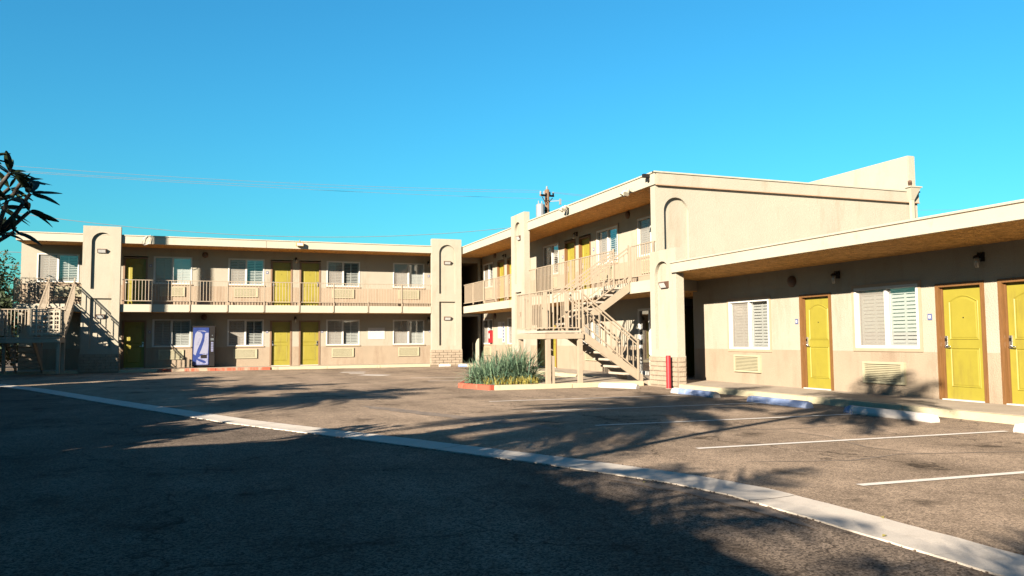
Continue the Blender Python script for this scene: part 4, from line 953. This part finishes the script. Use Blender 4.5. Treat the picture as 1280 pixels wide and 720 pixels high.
# --- garden and office left of the camera, whose shade covers the lot
of = empty('office_building', (-10, -3, 0), 'single storey cream office building left of the camera, outside the photograph', 'building')
FO = fr(-5.9, 0, 0, R(90))          # local x = +Y, faces +X
OH = 3.95
oo = [(-6.0, -5.0, .0, DH), (-3.6, -3.6+WW, 1.0, 1.0+WH), (.4, .4+WW, 1.0, 1.0+WH)]
wall(MB(), -13, 3.6, 0, OH-.3, oo).build('wall', 'stucco', of, FO, fix=False)
door(FO, -6.0, 0, of); window(FO, -3.6, 1.0, of, trim=True); window(FO, .4, 1.0, of, trim=True)
q = MB(); q.quad((-13, 0, 0), (-13, 9, 0), (-13, 9, OH-.3), (-13, 0, OH-.3)); q.quad((3.6, 0, 0), (3.6, 9, 0), (3.6, 9, OH-.3), (3.6, 0, OH-.3)); q.quad((-13, 9, 0), (3.6, 9, 0), (3.6, 9, OH-.3), (-13, 9, OH-.3)); q.build('side_walls', 'stucco', of, FO, fix=False)
MB().box(-13.2, 3.8, -.35, 9.2, OH-.3, OH).build('roof', 'fascia', of, FO)
def hedge(x0, x1, y0, y1, h, n, label, size=.11):
    rng = random.Random(int(y0*13)); e = empty('hedge', ((x0+x1)/2, (y0+y1)/2, 0), label, 'hedge'); q = MB(); c = MB()
    for k in range(int((y1-y0)/.7)):          # stems and inner twigs fill the hedge
        y = y0+.35+k*.7; c.tube([((x0+x1)/2, y, 0), ((x0+x1)/2+rng.uniform(-.1, .1), y+rng.uniform(-.2, .2), h*.8)], [.05, .02], 6)
    for _ in range(n):
        y = rng.uniform(y0, y1); top = h*(1+.06*math.sin(y*2.1)+.05*math.sin(y*5.3)+rng.uniform(-.03, .06)); p = Vector((rng.uniform(x0, x1), y, top*rng.random()**.8))
        a_ = Vector((rng.gauss(0, 1), rng.gauss(0, 1), rng.gauss(0, .7))).normalized(); b2 = a_.cross(Vector((rng.gauss(0, 1), rng.gauss(0, 1), rng.gauss(0, 1)))).normalized(); s_ = size*rng.uniform(.7, 1.4)
        q.quad(p-a_*s_, p+b2*s_*.5, p+a_*s_, p-b2*s_*.5)
    c.build('stems', 'bark', e, fix=False); q.build('foliage', 'hedge', e, fix=False)
hedge(-8.6, -7.2, 5.6, 25.0, 3.15, 26000, 'long clipped hedge left of the camera, outside the photograph', .16)
hedge(-14.2, -12.8, 22.0, 34.0, 4.7, 24000, 'tall far hedge left of the back wing, outside the photograph', .17)
palm(-8.9, 9.6, 4.7, 1.5, 'palm behind the near end of the long hedge, outside the photograph', frond=2.3)
palm(-11.2, 13.0, 4.8, 1.5, 'palm behind the middle of the long hedge, outside the photograph', frond=2.3)
palm(-5.1, 2.5, 5.5, 1.5, 'palm by the office corner, outside the photograph', frond=2.7, nf=60)
palm(-3.62, 2.85, 6.1, 1.2, 'slender leaning palm nearest the camera on its left, outside the photograph', frond=1.6, nf=30, lean=(1.75, -2.15), tr=.065, lw=.026)
palm(-16.5, 25.8, 15.5, 1.6, 'tall palm beyond the far hedge, outside the photograph', frond=2.6, tr=.22)
palm(-12.8, 17.8, 4.4, 1.4, 'palm behind the far end of the long hedge, outside the photograph', frond=2.0)
for x, y, h, f_r, lab in ((-5.0, -3.9, 2.9, 1.5, 'low palm before the office door'), (-5.0, -1.2, 3.0, 1.7, 'low palm between the office windows'), (-4.8, 1.2, 2.9, 1.6, 'low palm under the second office window')):
    palm(x, y, h, 1.4, lab+', outside the photograph', nf=28, frond=f_r*1.25, tr=.2, lw=.024, group='low palms by the office')
bush(-6.2, 4.9, .3, 3.2, .9, 1.0, 2600, .09, 'round shrub between office and hedge, outside the photograph', 'shrub', lobes=14)

for x, y, h, lab in ((6.5, -8.5, 9.5, 'broad dark tree added behind the camera to block sky light, nearest the gutter'), (13.5, -7.6, 10.5, 'broad dark tree added behind the camera to block sky light, by the single storey roof'), (-.5, -11.5, 8.0, 'broad dark tree added behind the camera to block sky light, before the rear wing')):
    bush(x, y, 1.5, h, 3.4, 2.4, 8000, .24, lab+', outside the photograph', 'tree', 'added sky-blocking trees behind the camera', 'hedge', 'tree', 7, random.Random(int(h*10)), 16)  # unseen trees added to cut the sky fill in the shade
rear = empty('motel_wing', (0, -15, 0), 'two storey cream motel wing added behind the camera to block sky light, outside the photograph', 'building')  # unseen wing, added to hold back low sky light
FRW = fr(0, -14, 0, R(180)); rops = [(-14+k*5.6, -14+k*5.6+WW, z, z+WH) for k in range(6) for z in (1.07, 3.93)]+[(-11.5+k*5.6, -10.5+k*5.6, z, z+DH) for k in range(5) for z in (.1, FL2)]
wall(MB(), -22, 24, 0, 5.6, rops).build('wall', 'stucco', rear, FRW, fix=False)
for k in range(6):
    for z in (1.07, 3.93): window(FRW, -14+k*5.6, z, rear)
for k in range(5):
    for z in (.1, FL2): door(FRW, -11.5+k*5.6, z, rear)
MB().box(-22.2, 24.2, -1.5, 9, 5.6, 5.95).build('roof', 'fascia', rear, FRW); MB().box(-22, 24, -1.5, .0, 2.6, 2.93).build('balcony_slab', 'fascia', rear, FRW)
q = MB(); q.quad((-22, 0, 0), (-22, 8, 0), (-22, 8, 5.6), (-22, 0, 5.6)); q.quad((24, 0, 0), (24, 8, 0), (24, 8, 5.6), (24, 0, 5.6)); q.quad((-22, 8, 0), (24, 8, 0), (24, 8, 5.6), (-22, 8, 5.6)); q.build('side_walls', 'stucco', rear, FRW, fix=False)
# --- utility pole, lines, far palms
up = empty('utility_pole', (25.4, 60, 0), 'timber utility pole with crossarm and grey transformer rising behind the right wing', 'utility pole')
MB().tube([(25.45, 60, 0), (25.5, 60, 13.9)], [.24, .2], 10).build('timber_post', 'timber', up, smooth=True)
MB().bar((24.55, 59.2, 13.25), (26.45, 60.8, 13.55), .13, .16).build('crossarm', 'timber', up)
MB().bar((24.7, 59.2, 13.15), (25.45, 59.9, 12.5), .05, .05).build('brace', 'timber', up); MB().bar((26.3, 60.7, 13.35), (25.55, 60.1, 12.6), .05, .05).build('brace', 'timber', up)
MB().tube([(24.75, 59.7, 11.0), (24.75, 59.7, 12.5), (24.75, 59.7, 12.6)], [.36, .36, .25], 14).build('transformer', 'galv', up)
for x, y, z in ((24.6, 59.25, 13.3), (25.1, 59.65, 13.4), (25.9, 60.35, 13.5), (26.4, 60.75, 13.6), (25.5, 60, 13.9)): MB().tube([(x, y, z), (x, y, z+.18), (x, y, z+.30)], [.07, .09, .05], 8).build('insulator', 'galv', up)
for x in (24.6, 24.9): MB().tube([(x, 59.7, 12.6), (x, 59.7, 12.85)], .05, 8).build('bushing', 'galv', up)
MB().bar((25.6, 60, 12.9), (26.55, 59.6, 12.95), .06, .06).box(26.45, 26.6, 59.5, 59.65, 12.6, 13.1).build('cutout_switch', 'galv', up)
for z in (11.6, 12.1, 12.9): MB().tube([(25.5, 60, z), (25.5, 60, z+.06)], .235, 10).build('pole_band', 'black', up)
def cable(a, b, sag, label, r_=.012):
    a, b = Vector(a), Vector(b); pts = [a.lerp(b, i/28)-Vector((0, 0, sag*4*(i/28)*(1-i/28))) for i in range(29)]
    tag(MB().tube(pts, r_, 5).build('power_line', 'wire'), label, 'cable', 'overhead power lines')
cable((-40, 60, 14.3), (24.6, 59.25, 13.65), .95, 'thin power line crossing the sky left of the utility pole, upper one'); cable((-40, 60.6, 14.0), (25.1, 59.65, 13.6), .95, 'thin power line crossing the sky left of the utility pole, lower one')
cable((-40, 60.8, 13.7), (25.2, 60, 13.1), .6, 'thin power line meeting the utility pole under its crossarm')
cable((25.9, 60.35, 13.8), (90, 62, 16.3), 1.0, 'thin power line running right from the utility pole, upper one'); cable((26.4, 60.75, 13.8), (90, 63, 15.6), 1.0, 'thin power line running right from the utility pole, lower one'); cable((25.6, 60, 13.1), (90, 62.5, 14.8), 1.0, 'thin power line leaving the utility pole under the crossarm')
cable((-32, 55, 13.2), (25.4, 55, 10.6), 3.35, 'sagging cable just above the roof line of the back wing', .02)
cable((-40, 55, 8.0), (-5, 55, 6.8), .3, 'short stretch of cable left of the back wing roof, upper one', .02); cable((-40, 55, 7.2), (-5, 55, 6.0), .3, 'short stretch of cable left of the back wing roof, lower one', .02)
palm(8.3, 52, 7.0, .8, 'palm top peeping over the back wing roof, left one', nf=16, frond=1.1, group='palms behind the roof'); palm(9.9, 53, 6.9, .8, 'palm top peeping over the back wing roof, right one', nf=16, frond=1.1, group='palms behind the roof')
